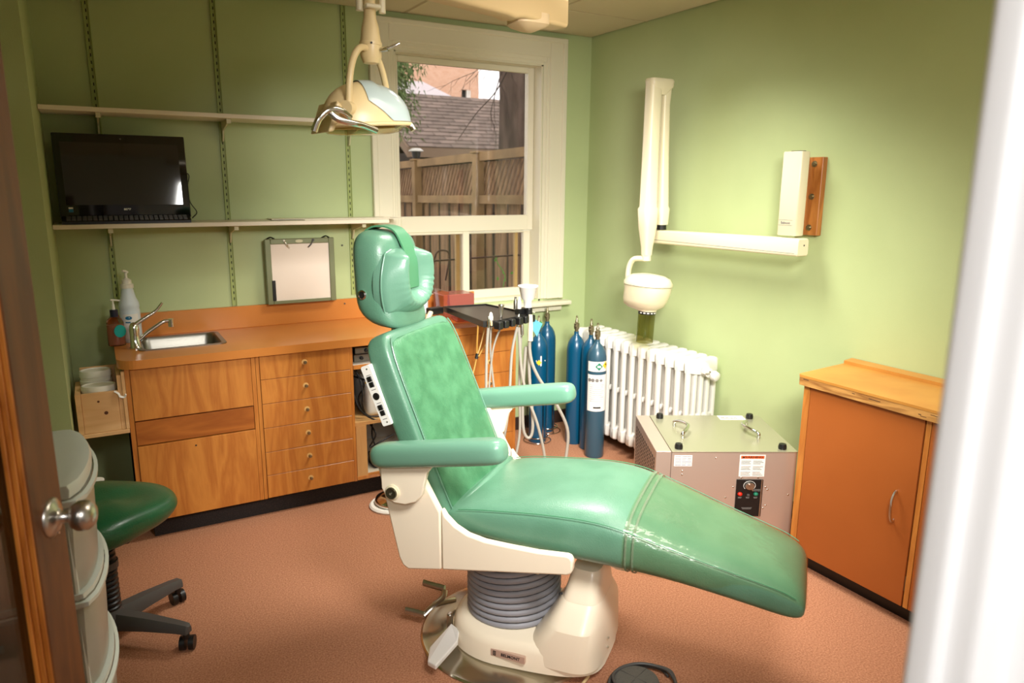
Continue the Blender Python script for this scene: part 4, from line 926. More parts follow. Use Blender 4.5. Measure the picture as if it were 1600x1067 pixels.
bm = nb(); tube(bm, [(1.885, 3.42, .978), (1.90, 3.28, .980), (1.938, 3.15, .980)], .006, n=6, flat=.4); obj('side_strip', bm, 'cream2', t)
bm = nb(); box(bm, (1.86, 3.17, .96), (1.93, 3.22, 1.0), .004); obj('socket_block', bm, 'black', t)
bm = nb(); lathe(bm, [(0, .97), (.018, .97), (.018, 1.0), (.014, 1.01), (0, 1.01)], (1.905, 3.15, 0)); obj('cup_socket', bm, 'black', t)
# funnel cup
t = thing('funnel_cup', 'white plastic funnel cup standing on the right end of the black tray', 'cup', (1.905, 3.15, 1.01))
bm = nb(); lathe(bm, [(0, 1.01), (.020, 1.01), (.022, 1.045), (.034, 1.055), (.046, 1.112), (.052, 1.116), (.052, 1.122), (.046, 1.121), (.033, 1.068), (.0, 1.06)], (1.898, 3.15, 0), n=36); obj('bowl', bm, 'paper', t, 50)
for x, m_, l in ((1.845, 'steel', 'small chrome vial standing beside the white funnel cup'), (1.868, 'paper', 'small white vial between the chrome vial and the funnel cup')):
    bm = nb(); lathe(bm, [(0, 0), (.010, 0), (.010, .04), (.006, .05), (.006, .062), (0, .062)], (x, 3.185, 1.0)); tag(obj('vial', bm, m_, None, 40), l, 'vial')
YH = 3.12
def hosething(lab, pts, r, head, m='hose', y=YH, name='dental_handpiece', cat='handpiece'):
    p0 = pts[0]; P = [V(a, (y if len(pts[0]) == 2 else 0)+(.012*math.sin(i*1.3)), b) for i, (a, b) in enumerate(pts)]
    t = thing(name, lab, cat, (p0[0], y, p0[1]), group='handpieces on the black tray')
    bm = nb(); tube(bm, P, r, n=8, k=6); obj('hose', bm, m, t, 60)
    if head:
        for nm, prof, mm, base in head:
            bm = nb(); d = (V(base[0][0], y, base[0][1]), V(base[1][0], y, base[1][1])); ax_ = (d[1]-d[0]); ln = ax_.length; T = facing(d[0], ax_, up=(0, 1, .01))
            lathe(bm, [(a, b*ln) for a, b in prof], T=T, n=18); obj(nm, bm, mm, t, 50)
    return t
hosething('thick white hose with chrome end, leftmost on the black tray', [(1.624, .971), (1.619, .846), (1.612, .619), (1.614, .45), (1.64, .25), (1.72, .12)], .0072, [('tip', [(0, 0), (.008, 0), (.009, .5), (.006, .8), (.003, 1), (0, 1)], 'chrome', ((1.624, .945), (1.622, 1.0)))], y=3.06)
hosething('slim hose with white pointed handpiece, second from the left on the black tray', [(1.667, .939), (1.671, .798), (1.689, .609), (1.70, .475), (1.702, .351), (1.73, .2), (1.79, .10)], .0055, [('tip', [(0, 0), (.007, 0), (.010, .35), (.011, .7), (.006, .95), (0, 1)], 'paper', ((1.667, .925), (1.667, 1.008)))])
hosething('slim hose with flared steel suction nozzle near the middle of the tray', [(1.722, .925), (1.70, .86), (1.678, .787), (1.652, .614), (1.65, .45), (1.67, .3), (1.73, .15)], .005, [('nozzle', [(0, 0), (.006, 0), (.008, .2), (.009, .6), (.012, .85), (.016, .95), (.014, 1), (.006, .98), (0, .97)], 'steel2', ((1.72, .925), (1.726, 1.042)))])
hosething('grey hose with bent chrome handpiece hanging straight down at the tray right of centre', [(1.82, .925), (1.795, .784), (1.781, .601), (1.761, .466), (1.735, .327), (1.70, .15)], .0075, [('tip', [(0, 0), (.008, 0), (.009, .6), (.004, 1), (0, 1)], 'chrome', ((1.82, .92), (1.828, .985)))])
hosething('long grey hose sweeping right to the floor in front of the blue cylinders', [(1.827, .915), (1.853, .685), (1.887, .541), (1.941, .388), (1.988, .203), (2.0, .05)], .008, [('tip', [(0, 0), (.009, 0), (.009, .7), (.005, 1), (0, 1)], 'steel2', ((1.85, .875), (1.847, .94)))])
hosething('thick beige-grey hose bowing furthest right toward the radiator', [(1.897, .955), (1.903, .772), (1.948, .645), (2.06, .477), (2.133, .328), (2.142, .186), (2.12, .05)], .009, [('coupling', [(0, 0), (.014, 0), (.013, .5), (.010, 1), (0, 1)], 'cream2', ((1.897, .84), (1.897, .975)))])
hosething('grey hose hanging in a narrow U loop under the right end of the tray', [(1.894, .80), (1.886, .541), (1.889, .348), (1.917, .3), (1.937, .371), (1.921, .63), (1.917, .80)], .0085, None, y=3.16)
hosething('steel-wrapped hose dropping straight beside the drawer cabinet end', [(1.872, .90), (1.870, .598), (1.873, .351), (1.842, .216), (1.80, .10)], .007, [('tip', [(0, 0), (.012, 0), (.012, .5), (.008, 1), (0, 1)], 'chrome', ((1.872, .86), (1.870, .93)))], y=3.17)
for l, P in (('tan tube with black clip hanging left under the tray', [(1.606, 3.14, .945), (1.60, 3.14, .86), (1.596, 3.14, .78), (1.57, 3.13, .70), (1.53, 3.12, .62), (1.50, 3.12, .5)]), ('tan tube looping across behind the white hoses', [(1.70, 3.16, .94), (1.69, 3.16, .90), (1.67, 3.15, .86), (1.631, 3.14, .819), (1.602, 3.13, .786)]), ('short tan tube hanging between the two slim hoses', [(1.652, 3.16, .94), (1.648, 3.16, .90), (1.625, 3.15, .84), (1.60, 3.14, .79)])):
    t = thing('tan_tube', l, 'tube', P[0], group='tan tubes under the tray')
    bm = nb(); tube(bm, P, .0045, n=7); obj('tubing', bm, 'tan', t, 60)
    if l.startswith('tan tube with'):
        for p, q in (((1.594, 3.138, .775), (1.602, 3.14, .80)), ((1.535, 3.12, .62), (1.555, 3.125, .65))):
            bm = nb(); cyl(bm, p, q, .0085, n=12); obj('clip', bm, 'black', t)

# ------------------------------------------------------------------ gas cylinders
def cylinder(x, y, r, hs, lab, m='blue', cap='valve', green=False):
    t = thing('gas_cylinder', lab, 'gas cylinder', (x, y, 0), group=None)
    bm = nb(); lathe(bm, [(0, 0), (r*.92, 0), (r, .012), (r, hs), (r*.97, hs+.025), (r*.86, hs+.055), (r*.62, hs+.082), (r*.36, hs+.098), (r*.26, hs+.108), (r*.26, hs+.125), (0, hs+.125)], (x, y, 0), n=36); obj('body', bm, m, t, 50)
    z = hs+.125
    bm = nb(); lathe(bm, [(0, z), (.012, z), (.012, z+.015), (.017, z+.017), (.017, z+.05), (.010, z+.055), (.010, z+.07), (.006, z+.075), (.006, z+.098), (0, z+.1)], (x, y, 0), n=12); cyl(bm, (x, y, z+.032), (x-.024, y-.014, z+.032), .007, n=10); v = obj('valve', bm, cap, t, 40)
    if green:
        bm = nb(); lathe(bm, [(0, z+.028), (.020, z+.028), (.024, z+.04), (.018, z+.06), (0, z+.06)], (x, y, 0), n=16); obj('plastic_collar', bm, 'grncap', v, 40)
    return t
cylinder(2.372, 3.80, .058, .600, 'blue cylinder with green valve collar, front one of the pair right of the drawers', green=True)
cylinder(2.530, 3.95, .058, .625, 'blue cylinder against the wall under the window sill, rear one of the pair')
cylinder(2.567, 3.665, .058, .605, 'plain blue cylinder, left one of the three in front of the radiator')
cylinder(2.585, 3.535, .055, .605, 'plain blue cylinder, middle one of the three in front of the radiator')
t = cylinder(2.538, 3.405, .058, .605, 'slate blue cylinder with white printed labels, frontmost beside the radiator', 'blue2')
c = (2.538, 3.405)
obj('label_band', arcpatch((c[0], c[1]), .0588, .545, .605, -185, -25, 16), 'paper', t)
lb_ = obj('label', arcpatch((c[0], c[1]), .0588, .300, .525, -185, -45, 16), 'paper', t)
def diamond(c, r, ac, zc, h, m, par, wa=None):
    bm = nb(); wa = wa or math.degrees(h/r)
    P = [(ac, zc+h), (ac+wa, zc), (ac, zc-h), (ac-wa, zc)]
    f0 = [bm.verts.new((c[0]+r*math.cos(R(a)), c[1]+r*math.sin(R(a)), z)) for a, z in P]; f1 = [bm.verts.new((c[0]+(r-.004)*math.cos(R(a)), c[1]+(r-.004)*math.sin(R(a)), z)) for a, z in P]
    bm.faces.new(f0); bm.faces.new(f1[::-1])
    for i in range(4): bm.faces.new((f0[i], f0[(i+1) % 4], f1[(i+1) % 4], f1[i]))
    return obj('hazard_diamond', bm, m, par)
d1 = diamond(c, .0605, -112, .576, .024, 'grn', t); d2 = diamond(c, .0605, -68, .582, .024, 'yel', t)
obj('diamond_mark', arcpatch((c[0], c[1]), .0612, .570, .582, -122, -102, 6), 'paper', d1)
obj('diamond_mark', arcpatch((c[0], c[1]), .0612, .583, .592, -72, -64, 4), 'inkd', d2)
for k, a in enumerate((-168, -146, -122, -98)):
    bm = nb(); n_ = V(math.cos(R(a)), math.sin(R(a)), 0); T = facing((c[0]+.0588*n_.x, c[1]+.0588*n_.y, .492), n_)
    lathe(bm, [(.009, -.001), (.011, -.001), (.011, .0012), (.009, .0012)], T=T, n=4 if k == 3 else 16); obj('printed_symbol', bm, 'ink', lb_)
bm = nb()
for k in range(9):
    z = .462-k*.0125; bmq = arcpatch((c[0], c[1]), .0592, z, z+.0022, -165, -78-(k % 3)*6, 10); me = bpy.data.meshes.new('q'); bmq.to_mesh(me); bmq.free(); bm.from_mesh(me)
o = obj('printed_line', bm, 'ink', lb_); o['kind'] = 'stuff'
obj('printed_bar', arcpatch((c[0], c[1]), .0594, .318, .328, -140, -95, 6), 'inkd', lb_)
# rhombus label on front pair cylinder
t = [o for o in C.objects if o.name.startswith('gas_cylinder')][0]
d = diamond((2.372, 3.80), .0592, -105, .545, .034, 'paper', t); diamond((2.372, 3.80), .0602, -118, .535, .018, 'yel', d)
# blue paper bag hanging at tray corner
bm = nb(); P = [(1.945, .945), (2.020, .905), (1.980, .840), (1.935, .895)]
prism(bm, P, lambda a, b, d: V(a, d+.3*(a-1.97), b), 3.185, 3.187); tag(obj('blue_card', bm, mat('light_blue_card', (96, 170, 190), .6)), 'light blue card hanging at the right end of the instrument tray', 'card')
# wire stands
for (x, y, l) in ((2.372, 3.80, 'chrome wire ring stand around the front cylinder of the pair'), (2.53, 3.93, 'chrome wire ring stand around the rear cylinder of the pair')):
    t = thing('cylinder_stand', l, 'stand', (x, y, 0), group='wire cylinder stands')
    for z, r in ((.006, .088), (.035, .068), (.30, .066)):
        bm = nb(); tube(bm, [(x+r*math.cos(2*PI*i/28), y+r*math.sin(2*PI*i/28), z) for i in range(29)], .0035, n=6, sm=False); obj('ring', bm, 'chrome', t, 60)
    for a in (30, 150, 270):
        bm = nb(); ca, sa = math.cos(R(a)), math.sin(R(a)); tube(bm, [(x+.088*ca, y+.088*sa, .006), (x+.068*ca, y+.068*sa, .035), (x+.066*ca, y+.066*sa, .30)], .003, n=6, sm=False); obj('rod', bm, 'chrome', t)

# ------------------------------------------------------------------ radiator
t = thing('radiator', 'white cast iron column radiator on the green wall below the imaging arm', 'radiator', (2.765, 3.28, 0))
def section():
    bm = nb(); w_ = .044; X0, X1 = -.105, .105; z0, z1 = .085, .725
    # top and bottom loops
    for zc_, s in ((z1, 1), (z0, -1)):
        pr = [(X0, zc_-s*.075), (X0, zc_-s*.015), (X0+.012, zc_-s*.003), (X0+.035, zc_), (-.03, zc_-s*.006), (0, zc_-s*.003), (.03, zc_-s*.006), (X1-.035, zc_), (X1-.012, zc_-s*.003), (X1, zc_-s*.015), (X1, zc_-s*.075), (.06, zc_-s*.085), (0, zc_-s*.095), (-.06, zc_-s*.085)]
        rs = []
        for dy, k in ((-w_/2, .90), (-w_*.32, 1), (w_*.32, 1), (w_/2, .90)):
            cz_ = zc_-s*.045; rs.append([V(a*k, dy, cz_+(b-cz_)*k) for a, b in pr])
        skin(bm, rs)
    for x in (-.092, -.046, 0, .046, .092):
        rs = []; 
        for z in (z0+.05, z0+.09, z1-.09, z1-.05):
            rs.append([V(x+a, b, z) for a, b in rrect(.027, .032, .010, 3)])
        skin(bm, rs)
    box(bm, (X0+.01, -.014, .385), (X1-.01, .014, .415), .004)
    cyl(bm, (0, -.039, z1-.045), (0, .039, z1-.045), .022, n=14); cyl(bm, (0, -.039, z0+.045), (0, .039, z0+.045), .022, n=14)
    bmesh.ops.recalc_face_normals(bm, faces=bm.faces); return bm
n_sec = 14; first = None
for i in range(n_sec):
    y = 2.775+.0775*i
    if first is None:
        first = bpy.data.objects.new('radiator_section', finish('radiator_section', section(), M['rad'], 50)); C.objects.link(first); first.parent = t; first.location = (2.765-2.765, y-3.28, 0)
    else: clone(first, t, (0, y-3.28, 0))
for y in (2.80, 3.76):
    for x in (2.68, 2.85):
        bm = nb(); lathe(bm, [(0, 0), (.022, 0), (.016, .02), (.016, .1), (0, .1)], (x, y, 0)); obj('foot', bm, 'rad', t, 40)
bm = nb(); cyl(bm, (2.765, 2.745, .655), (2.765, 2.715, .655), .026, n=20); lathe(bm, [(0, 0), (.026, 0), (.028, .008), (.024, .03), (.012, .036), (0, .036)], T=facing((2.790, 2.712, .640), (.15, -1, -.25)), n=20); tube(bm, [(2.765, 2.72, .655), (2.74, 2.70, .665), (2.715, 2.70, .668)], .010, n=10); obj('valve', bm, 'rad', t, 50, label='white painted valve')
bm = nb(); cyl(bm, (2.745, 2.695, .668), (2.742, 2.685, .668), .004, n=8); obj('valve_screw', bm, 'valve', t)

# ------------------------------------------------------------------ stainless machine box
BX = Vector((2.02, 2.262, 0)); ang = math.atan2(1.962-2.262, 2.555-2.02)
BM_ = Matrix.Translation(BX) @ Matrix.Rotation(ang, 4, 'Z'); LW, LD, LH = .615, .505, .500
t = thing('steam_machine', 'square stainless steel machine box with black control panel beside the orange cabinet', 'machine', mw=BM_)
def Bx(name, bm, m, par=t, sm=0, **k): return obj(name, bm, m, par, sm, local=True, **k)
bm = nb(); box(bm, (.068, .002, .01), (LW, LD, LH-.002), .002); Bx('housing', bm, 'alu')
bm = nb(); box(bm, (.0, .0, .01), (.066, LD, LH), .002); Bx('side_section', bm, 'alu')
bm = nb(); box(bm, (.068, -.001, LH-.004), (LW+.001, LD, LH+.001), .001); Bx('lid', bm, mat('lid_stainless', (178, 176, 150), .3, .6))
bm = nb()
for z in [.05+.018*i for i in range(23)]:
    for y in [.03+.035*j for j in range(13)]: box(bm, (-.0015, y, z), (.001, y+.012, z+.013))
o = Bx('vent_slot', bm, 'inkd'); o['kind'] = 'stuff'
for x, y in ((.105, .035), (.56, .035), (.11, .46), (.555, .46)):
    bm = nb(); lathe(bm, [(0, 0), (.017, 0), (.018, .012), (.015, .024), (0, .026)], (x, y, LH), n=16); Bx('rubber_foot', bm, 'black', sm=40)
for x, s in ((.155, 1), (.50, -1)):
    bm = nb(); tube(bm, [(x, .17, LH), (x, .172, LH+.022), (x+s*.022, .20, LH+.032), (x+s*.042, .255, LH+.036), (x+s*.022, .31, LH+.032), (x, .338, LH+.022), (x, .34, LH)], .0085, n=10); Bx('handle', bm, 'chrome', sm=60)
def lab(x0, x1, z0, z1, m='paper', par=t, nm='label', d=.0012): 
    bm = nb(); box(bm, (x0, .002-d, z0), (x1, .003, z1)); return Bx(nm, bm, m, par)
l1 = lab(.080, .158, .432, .482)
bm = nb()
for i in range(6):
    for a, b in ((.084, .110), (.114, .130+.004*(i % 3)), (.138, .155)): box(bm, (a, .0002, .437+i*.0075), (b, .001, .439+i*.0075))
o = Bx('printed_line', bm, 'ink', l1); o['kind'] = 'stuff'
l2 = lab(.298, .388, .385, .485)
bm = nb(); box(bm, (.302, .0001, .468), (.384, .001, .481)); h = Bx('orange_header', bm, 'orangelab', l2)
TT = BM_ @ Matrix.Translation((.345, .0004, .4745)) @ Matrix.Rotation(R(90), 4, 'X')
text('WARNING', .0115, 'inkd', l2, TT, bold=.0004, squash=1.25)
bm = nb(); prism(bm, [(.305, .4705), (.315, .4705), (.310, .479)], lambda a, b, d: V(a, d, b), -.0006, .0006); Bx('warning_triangle', bm, 'inkd', l2)
bm = nb()
for i in range(11):
    if i in (3, 7): continue
    for a, b in ((.304, .338-.004*(i % 2)), (.346, .382-.005*(i % 3))): box(bm, (a, .0002, .391+i*.0065), (b, .001, .3932+i*.0065))
o = Bx('printed_line', bm, 'ink', l2); o['kind'] = 'stuff'
bm = nb(); box(bm, (.292, -.004, .20), (.386, .002, .372), .001); pn = Bx('control_panel', bm, 'black', label='black control panel')
bm = nb(); lathe(bm, [(0, 0), (.017, 0), (.016, .010), (0, .011)], T=Matrix.Translation((.338, -.004, .345)) @ Matrix.Rotation(R(90), 4, 'X'), n=24); box(bm, (-.002, -.016, -.002), (.002, .016, .014), T=Matrix.Translation((.338, -.015, .345)) @ Matrix.Rotation(R(-25), 4, 'Y') @ Matrix.Rotation(R(90), 4, 'X') @ Matrix.Rotation(R(0), 4, 'X')); Bx('dial', bm, 'steel2', pn, 40)
bm = nb(); tube(bm, [(.338+.021*math.cos(R(a)), -.0045, .345+.021*math.sin(R(a))) for a in range(-60, 230, 15)], .0008, n=5, sm=False); Bx('dial_ring', bm, 'paper', pn)
for x, m_ in ((.306, 'red'), (.362, 'grn')):
    bm = nb(); sph(bm, (x, -.006, .306), .0085, (1, 1.1, 1), 14); Bx('indicator_light', bm, m_, pn, 60)
bm = nb(); box(bm, (.330, -.012, .297), (.340, -.003, .307), .002); Bx('toggle', bm, 'greyp', pn)
bm = nb()
for x0, x1, z in ((.345, .378, .326), (.348, .378, .320), (.300, .313, .290), (.328, .341, .290), (.355, .369, .290), (.300, .312, .286), (.329, .340, .286), (.356, .368, .286), (.315, .352, .240), (.318, .35, .235)): box(bm, (x0, -.0048, z), (x1, -.003, z+.002))
o = Bx('printed_line', bm, 'ink', pn); o['kind'] = 'stuff'
bm = nb(); box(bm, (.378, -.007, .20), (.382, .0, .372)); Bx('panel_edge', bm, 'steel2', pn)
for q in [l2, pn]+list(l2.children)+list(pn.children):     # set the warning label and the panel at their place along the front
    for v_ in q.data.vertices: v_.co.x = .358+(v_.co.x-.292)*1.24
for x, z in ((.262, .470), (.118, .410), (.118, .392), (.378, .379), (.452, .379), (.345, .335), (.488, .335), (.498, .323), (.315, .285), (.494, .250), (.484, .236), (.59, .30)):
    bm = nb(); sph(bm, (x, .002, z), .0045, (1, .5, 1), 10); Bx('rivet', bm, 'chrome', sm=60)
bm = nb(); box(bm, (.405, .435, LH), (.53, .498, LH+.002)); l3 = Bx('top_label', bm, 'paper')
bm = nb(); random.seed(5)
for i in range(22):
    x = .412+.0038*i; box(bm, (x, .448, LH+.0018), (x+.0022, .448+random.uniform(.01, .035), LH+.0026))
o = Bx('printed_line', bm, 'ink', l3); o['kind'] = 'stuff'

# ------------------------------------------------------------------ orange cabinet on the right
XF = 2.511
t = thing('orange_cabinet', 'orange two-door base cabinet with worn wood-edged ochre top on the right wall', 'cabinet', (2.7, 1.4, 0))
y0, y1 = .62, 1.925
bm = nb(); box(bm, (XF+.018, y0, .072), (XR-.003, y1-.02, .818)); obj('carcass', bm, 'oak', t)
bm = nb(); box(bm, (XF+.05, y0+.01, 0), (XR-.01, y1-.03, .072)); obj('toe_kick', bm, M['black'], t)
bm = nb(); box(bm, (XF-.001, y1-.030, .074), (XR-.003, y1, .818), .001); obj('side_stile', bm, 'oak', t)
bm = nb(); box(bm, (XF, 1.386, .075), (XF+.018, 1.404, .818)); obj('centre_stile', bm, 'oak', t)
bm = nb(); box(bm, (XF+.002, 1.425, .14), (XF+.006, 1.405, .20)); obj('hinge', bm, 'valve', t)
for a, b, hy in ((1.409, y1-.034, 1.478), (.90, 1.382, 1.31)):
    bm = nb(); box(bm, (XF-.003, a, .076), (XF+.017, b, .814), .001); d = obj('door', bm, 'orange2', t)
    bm = nb(); tube(bm, [(XF-.003, hy, .512), (XF-.014, hy, .512), (XF-.028, hy, .49), (XF-.031, hy, .455), (XF-.027, hy, .42), (XF-.014, hy, .397), (XF-.003, hy, .397)], .0052, n=8, flat=1.5); obj('handle', bm, 'chrome', d, 60)
bm = nb(); P = [(XF-.024, y0), (XF-.024, y1+.008), (XF-.012, y1+.020), (XR-.078, y1+.048), (XR-.078, y0)]
prism(bm, P, lambda a, b, d: V(a, b, d), .852, .862); obj('top_board', bm, 'ochre', t)
bm = nb(); Pb = [(XF-.023, y0), (XF-.023, y1+.007), (XF-.012, y1+.018), (XR-.003, y1+.048), (XR-.003, y0)]
prism(bm, Pb, lambda a, b, d: V(a, b, d), .819, .8515); obj('wood_edging', bm, 'edge', t, label='worn bare wood edging')
bm = nb(); P = [(XR-.077, y0), (XR-.077, y1+.048), (XR-.003, y1+.062), (XR-.003, y0)]
prism(bm, P, lambda a, b, d: V(a, b, d), .852, .875); obj('back_ledge', bm, 'ochre', t)
random.seed(11)
for k in range(7):
    y = random.uniform(1.3, 1.9); z = random.uniform(.828, .845); bm = nb(); box(bm, (XF-.0235, y, z), (XF-.0225, y+random.uniform(.01, .035), z+random.uniform(.002, .005)), .0008)
    obj('gouge', bm, mat('dark_gouge', (84, 52, 24), .8) if 'dark_gouge' not in bpy.data.materials else bpy.data.materials['dark_gouge'], t)

# ------------------------------------------------------------------ imaging unit on the right wall
bm = nb(); box(bm, (XR-.032, 2.212, 1.405), (XR, 2.36, 1.755), .002); wb = thing('mounting_board', 'varnished wood mounting board screwed to the green wall behind the imaging unit', 'board', (XR-.016, 2.27, 1.405))
obj('board', bm, wood('varnished_board', (150, 86, 34), (196, 128, 62), .4, dirn='Z'), wb)
for z in (1.725, 1.58, 1.44):
    bm = nb(); T = facing((XR-.032, 2.255, z), (-1, 0, 0)); lathe(bm, [(0, 0), (.014, 0), (.014, .003), (.009, .003), (.009, .010), (0, .011)], T=T, n=12); obj('bolt', bm, 'valve', wb)
t = thing('xray_unit', 'ivory wall-mounted dental imaging unit with folding arm and round head', 'imaging unit', (XR-.032, 2.28, 1.4))
bm = nb(); T = Matrix.Translation((2.778, 2.284, 0)); skin(bm, [[T @ V(a, b, z) for a, b in rrect(w_, h_, .010, 3)] for z, w_, h_ in ((1.405, .056, .101), (1.408, .060, .105), (1.772, .060, .105), (1.778, .056, .101))]); mb = obj('wall_bracket', bm, 'cream2', t, 40)
bm = nb(); box(bm, (2.76, 2.245, 1.7785), (2.79, 2.30, 1.781)); obj('bracket_slot', bm, 'inkd', mb)
bm = nb(); box(bm, (2.807, 2.285, 1.42), (2.869, 2.33, 1.76), .002); obj('back_plate', bm, 'cream2', t)
text('Belmont', .017, 'ink', mb, facing((2.7478, 2.290, 1.462), (-1, 0, 0)), bold=.0003, squash=.9)
for z in (1.474, 1.450):
    bm = nb(); box(bm, (2.7475, 2.252, z), (2.749, 2.328, z+.0015)); obj('printed_rule', bm, 'ink', mb)
bm = nb(); rs = []
for y, k in ((2.195, .9), (2.200, 1), (3.20, 1), (3.21, .92)): rs.append([V(2.765+a*k, y, 1.356+(y-2.2)*-.012+b*k) for a, b in rrect(.075, .080-.006*(y-2.2), .010, 3)])
skin(bm, rs); ha = obj('horizontal_arm', bm, 'cream2', t, 40)
bm = nb(); box(bm, (2.7265, 2.21, 1.328), (2.728, 3.19, 1.330)); obj('arm_groove', bm, 'ink', ha)
bm = nb(); cyl(bm, (2.77, 2.2005, 1.365), (2.77, 2.194, 1.365), .004, n=10); obj('arm_screw', bm, 'inkd', ha)
bm = nb(); cyl(bm, (2.765, 3.15, 1.385), (2.765, 3.15, 1.412), .028); obj('pivot_ring', bm, 'black', t)
AY = 3.16
def armring(x, y, z, wx, wy): return [V(x+a, y+b, z) for a, b in rrect(wx, wy, min(wx, wy)*.28, 4)]
bm = nb(); skin(bm, [armring(2.765, 3.15, 1.412, .062, .062), armring(2.765, 3.15, 1.50, .070, .070), armring(2.765, 3.15, 1.515, .058, .058), armring(2.758, 3.155, 1.80, .050, .052), armring(2.752, 3.155, 2.05, .046, .048), armring(2.752, 3.155, 2.165, .060, .062)]); obj('rear_arm', bm, 'cream2', t, 50)
bm = nb(); skin(bm, [armring(2.672, 3.155, 1.245, .050, .050), armring(2.672, 3.155, 1.29, .056, .056), armring(2.670, 3.155, 1.40, .086, .086), armring(2.668, 3.155, 1.50, .098, .094), armring(2.668, 3.155, 1.512, .082, .080), armring(2.668, 3.155, 1.80, .078, .074), armring(2.670, 3.155, 2.165, .076, .072)]); fa = obj('front_arm', bm, 'cream2', t, 50)
bm = nb(); skin(bm, [armring(2.710, 3.155, 2.10, .05, .06), armring(2.710, 3.155, 2.14, .15, .076), armring(2.710, 3.155, 2.172, .160, .080), armring(2.710, 3.155, 2.182, .150, .070)]); obj('elbow_cap', bm, 'cream2', t, 50)
for k in range(3):
    bm = nb(); box(bm, (2.655-.008, 3.113-.012+0*k, 1.53), (2.665-.008, 3.115, 1.60)) if False else box(bm, (2.6285, 3.135+.014*k, 1.53), (2.6305, 3.140+.014*k, 1.60)); obj('arm_vent', bm, 'ink', fa)
bm = nb(); cyl(bm, (2.672, 3.155, 1.215), (2.672, 3.155, 1.25), .026); tube(bm, [(2.672, 3.155, 1.222), (2.655, 3.19, 1.224), (2.635, 3.225, 1.215), (2.625, 3.245, 1.17), (2.625, 3.25, 1.11), (2.63, 3.24, 1.06)], .022, n=12, flat=.7); obj('yoke', bm, 'cream2', t, 60)
hx, hy_, hz = 2.64, 3.10, 1.0
tm_ = Matrix.Translation((hx, hy_, hz)) @ Matrix.Rotation(R(3), 4, 'Y')
def hr_(z, a, b, cx=0, cy=0): return [tm_ @ V(cx+a*sq(math.cos(q), 0, 2.3)[0], cy+b*sq(0, math.sin(q), 2.3)[1], z) for q in [2*PI*i/36 for i in range(36)]]
bm = nb(); skin(bm, [hr_(.085, .115, .145), hr_(.10, .115, .145), hr_(.125, .10, .13), hr_(.14, .07, .10), hr_(.147, .03, .05)]); hd = obj('head_cap', bm, 'cream2', t, 60)
bm = nb(); skin(bm, [hr_(-.058, .050, .050, .0, -.012), hr_(-.053, .054, .066, .0, .004), hr_(-.044, .072, .098, 0, .024), hr_(-.028, .094, .124, 0, .022), hr_(.0, .103, .134, 0, .014), hr_(.055, .108, .142), hr_(.082, .112, .142)]); hd = obj('tube_head', bm, 'cream2', t, 60)
bm = nb(); lathe(bm, [(0, -.075), (.0485, -.075), (.0485, -.052), (0, -.052)], T=tm_ @ Matrix.Translation((0, -.012, 0)), n=32); obj('cone_ring', bm, 'black', hd, 40)
bm = nb()
for k in range(7): 
    a = R(-170+k*24); box(bm, (-.006, -.003, 0), (.006, .003, .001), T=tm_ @ Matrix.Translation((.049*math.cos(a), -.012+.049*math.sin(a), -.066)) @ facing((0, 0, 0), (math.cos(a), math.sin(a), 0)))
o = obj('ring_marking', bm, 'paper', hd); o['kind'] = 'stuff'
bm = nb(); lathe(bm, [(.046, -.075), (.0475, -.075), (.0475, -.236), (.046, -.236)], T=tm_ @ Matrix.Translation((0, -.012, 0)), n=36)
bm.faces.ensure_lookup_table(); bmesh.ops.delete(bm, geom=[f_ for f_ in bm.faces if len(f_.verts) > 4], context='FACES')
obj('smoked_cone', bm, pane_mat('smoked_cone_plastic', (206, 202, 160)), t, 40, label='smoked transparent cone')

# ------------------------------------------------------------------ operating lamp
LY = 2.1
t = thing('operating_lamp', 'cream dental operating lamp with pale blue cover on an overhead arm', 'lamp', (.735, LY, 1.8))
bm = nb(); lathe(bm, [(0, 1.955), (.022, 1.958), (.030, 1.975), (.031, 2.005), (.032, 2.006), (.032, 2.014), (.029, 2.015), (.024, 2.055), (.017, 2.08), (.017, 2.18), (0, 2.18)], (.735, LY, 0), n=28); obj('post', bm, 'ylw', t, 40)
bm = nb(); cyl(bm, (.735-.009, LY-.030, 2.008), (.735-.009, LY-.0335, 2.008), .003, n=8); obj('post_screw', bm, 'inkd', t)
bm = nb(); cyl(bm, (.755, LY-.025, 1.992), (.77, LY-.045, 1.994), .007, n=10); tube(bm, [(.768, LY-.045, 1.994), (.788, LY-.052, 2.003), (.80, LY-.055, 2.010)], .004, n=8); obj('locking_lever', bm, 'chrome', t, 50)
lj = V(.648, LY-.05, 1.825); rj = V(.805, LY+.10, 1.835)
bm = nb(); tube(bm, [(.722, LY-.012, 1.995), (.69, LY-.035, 1.99), (.665, LY-.05, 1.955), (.652, LY-.055, 1.90), lj], .0095, n=12); o = obj('yoke_arm', bm, 'ylw', t, 60)
bm = nb(); tube(bm, [(.745, LY+.01, 1.988), (.775, LY+.04, 1.965), (.80, LY+.07, 1.92), (.812, LY+.09, 1.875), rj], .0095, n=12); obj('yoke_arm', bm, 'ylw', t, 60)
for p, s in ((lj, -1), (rj, 1)):
    bm = nb(); dv = V(s*.72, s*.70, 0); cyl(bm, p-dv*.018, p+dv*.02, .021, n=24); obj('yoke_joint', bm, 'ylw', t, 40)
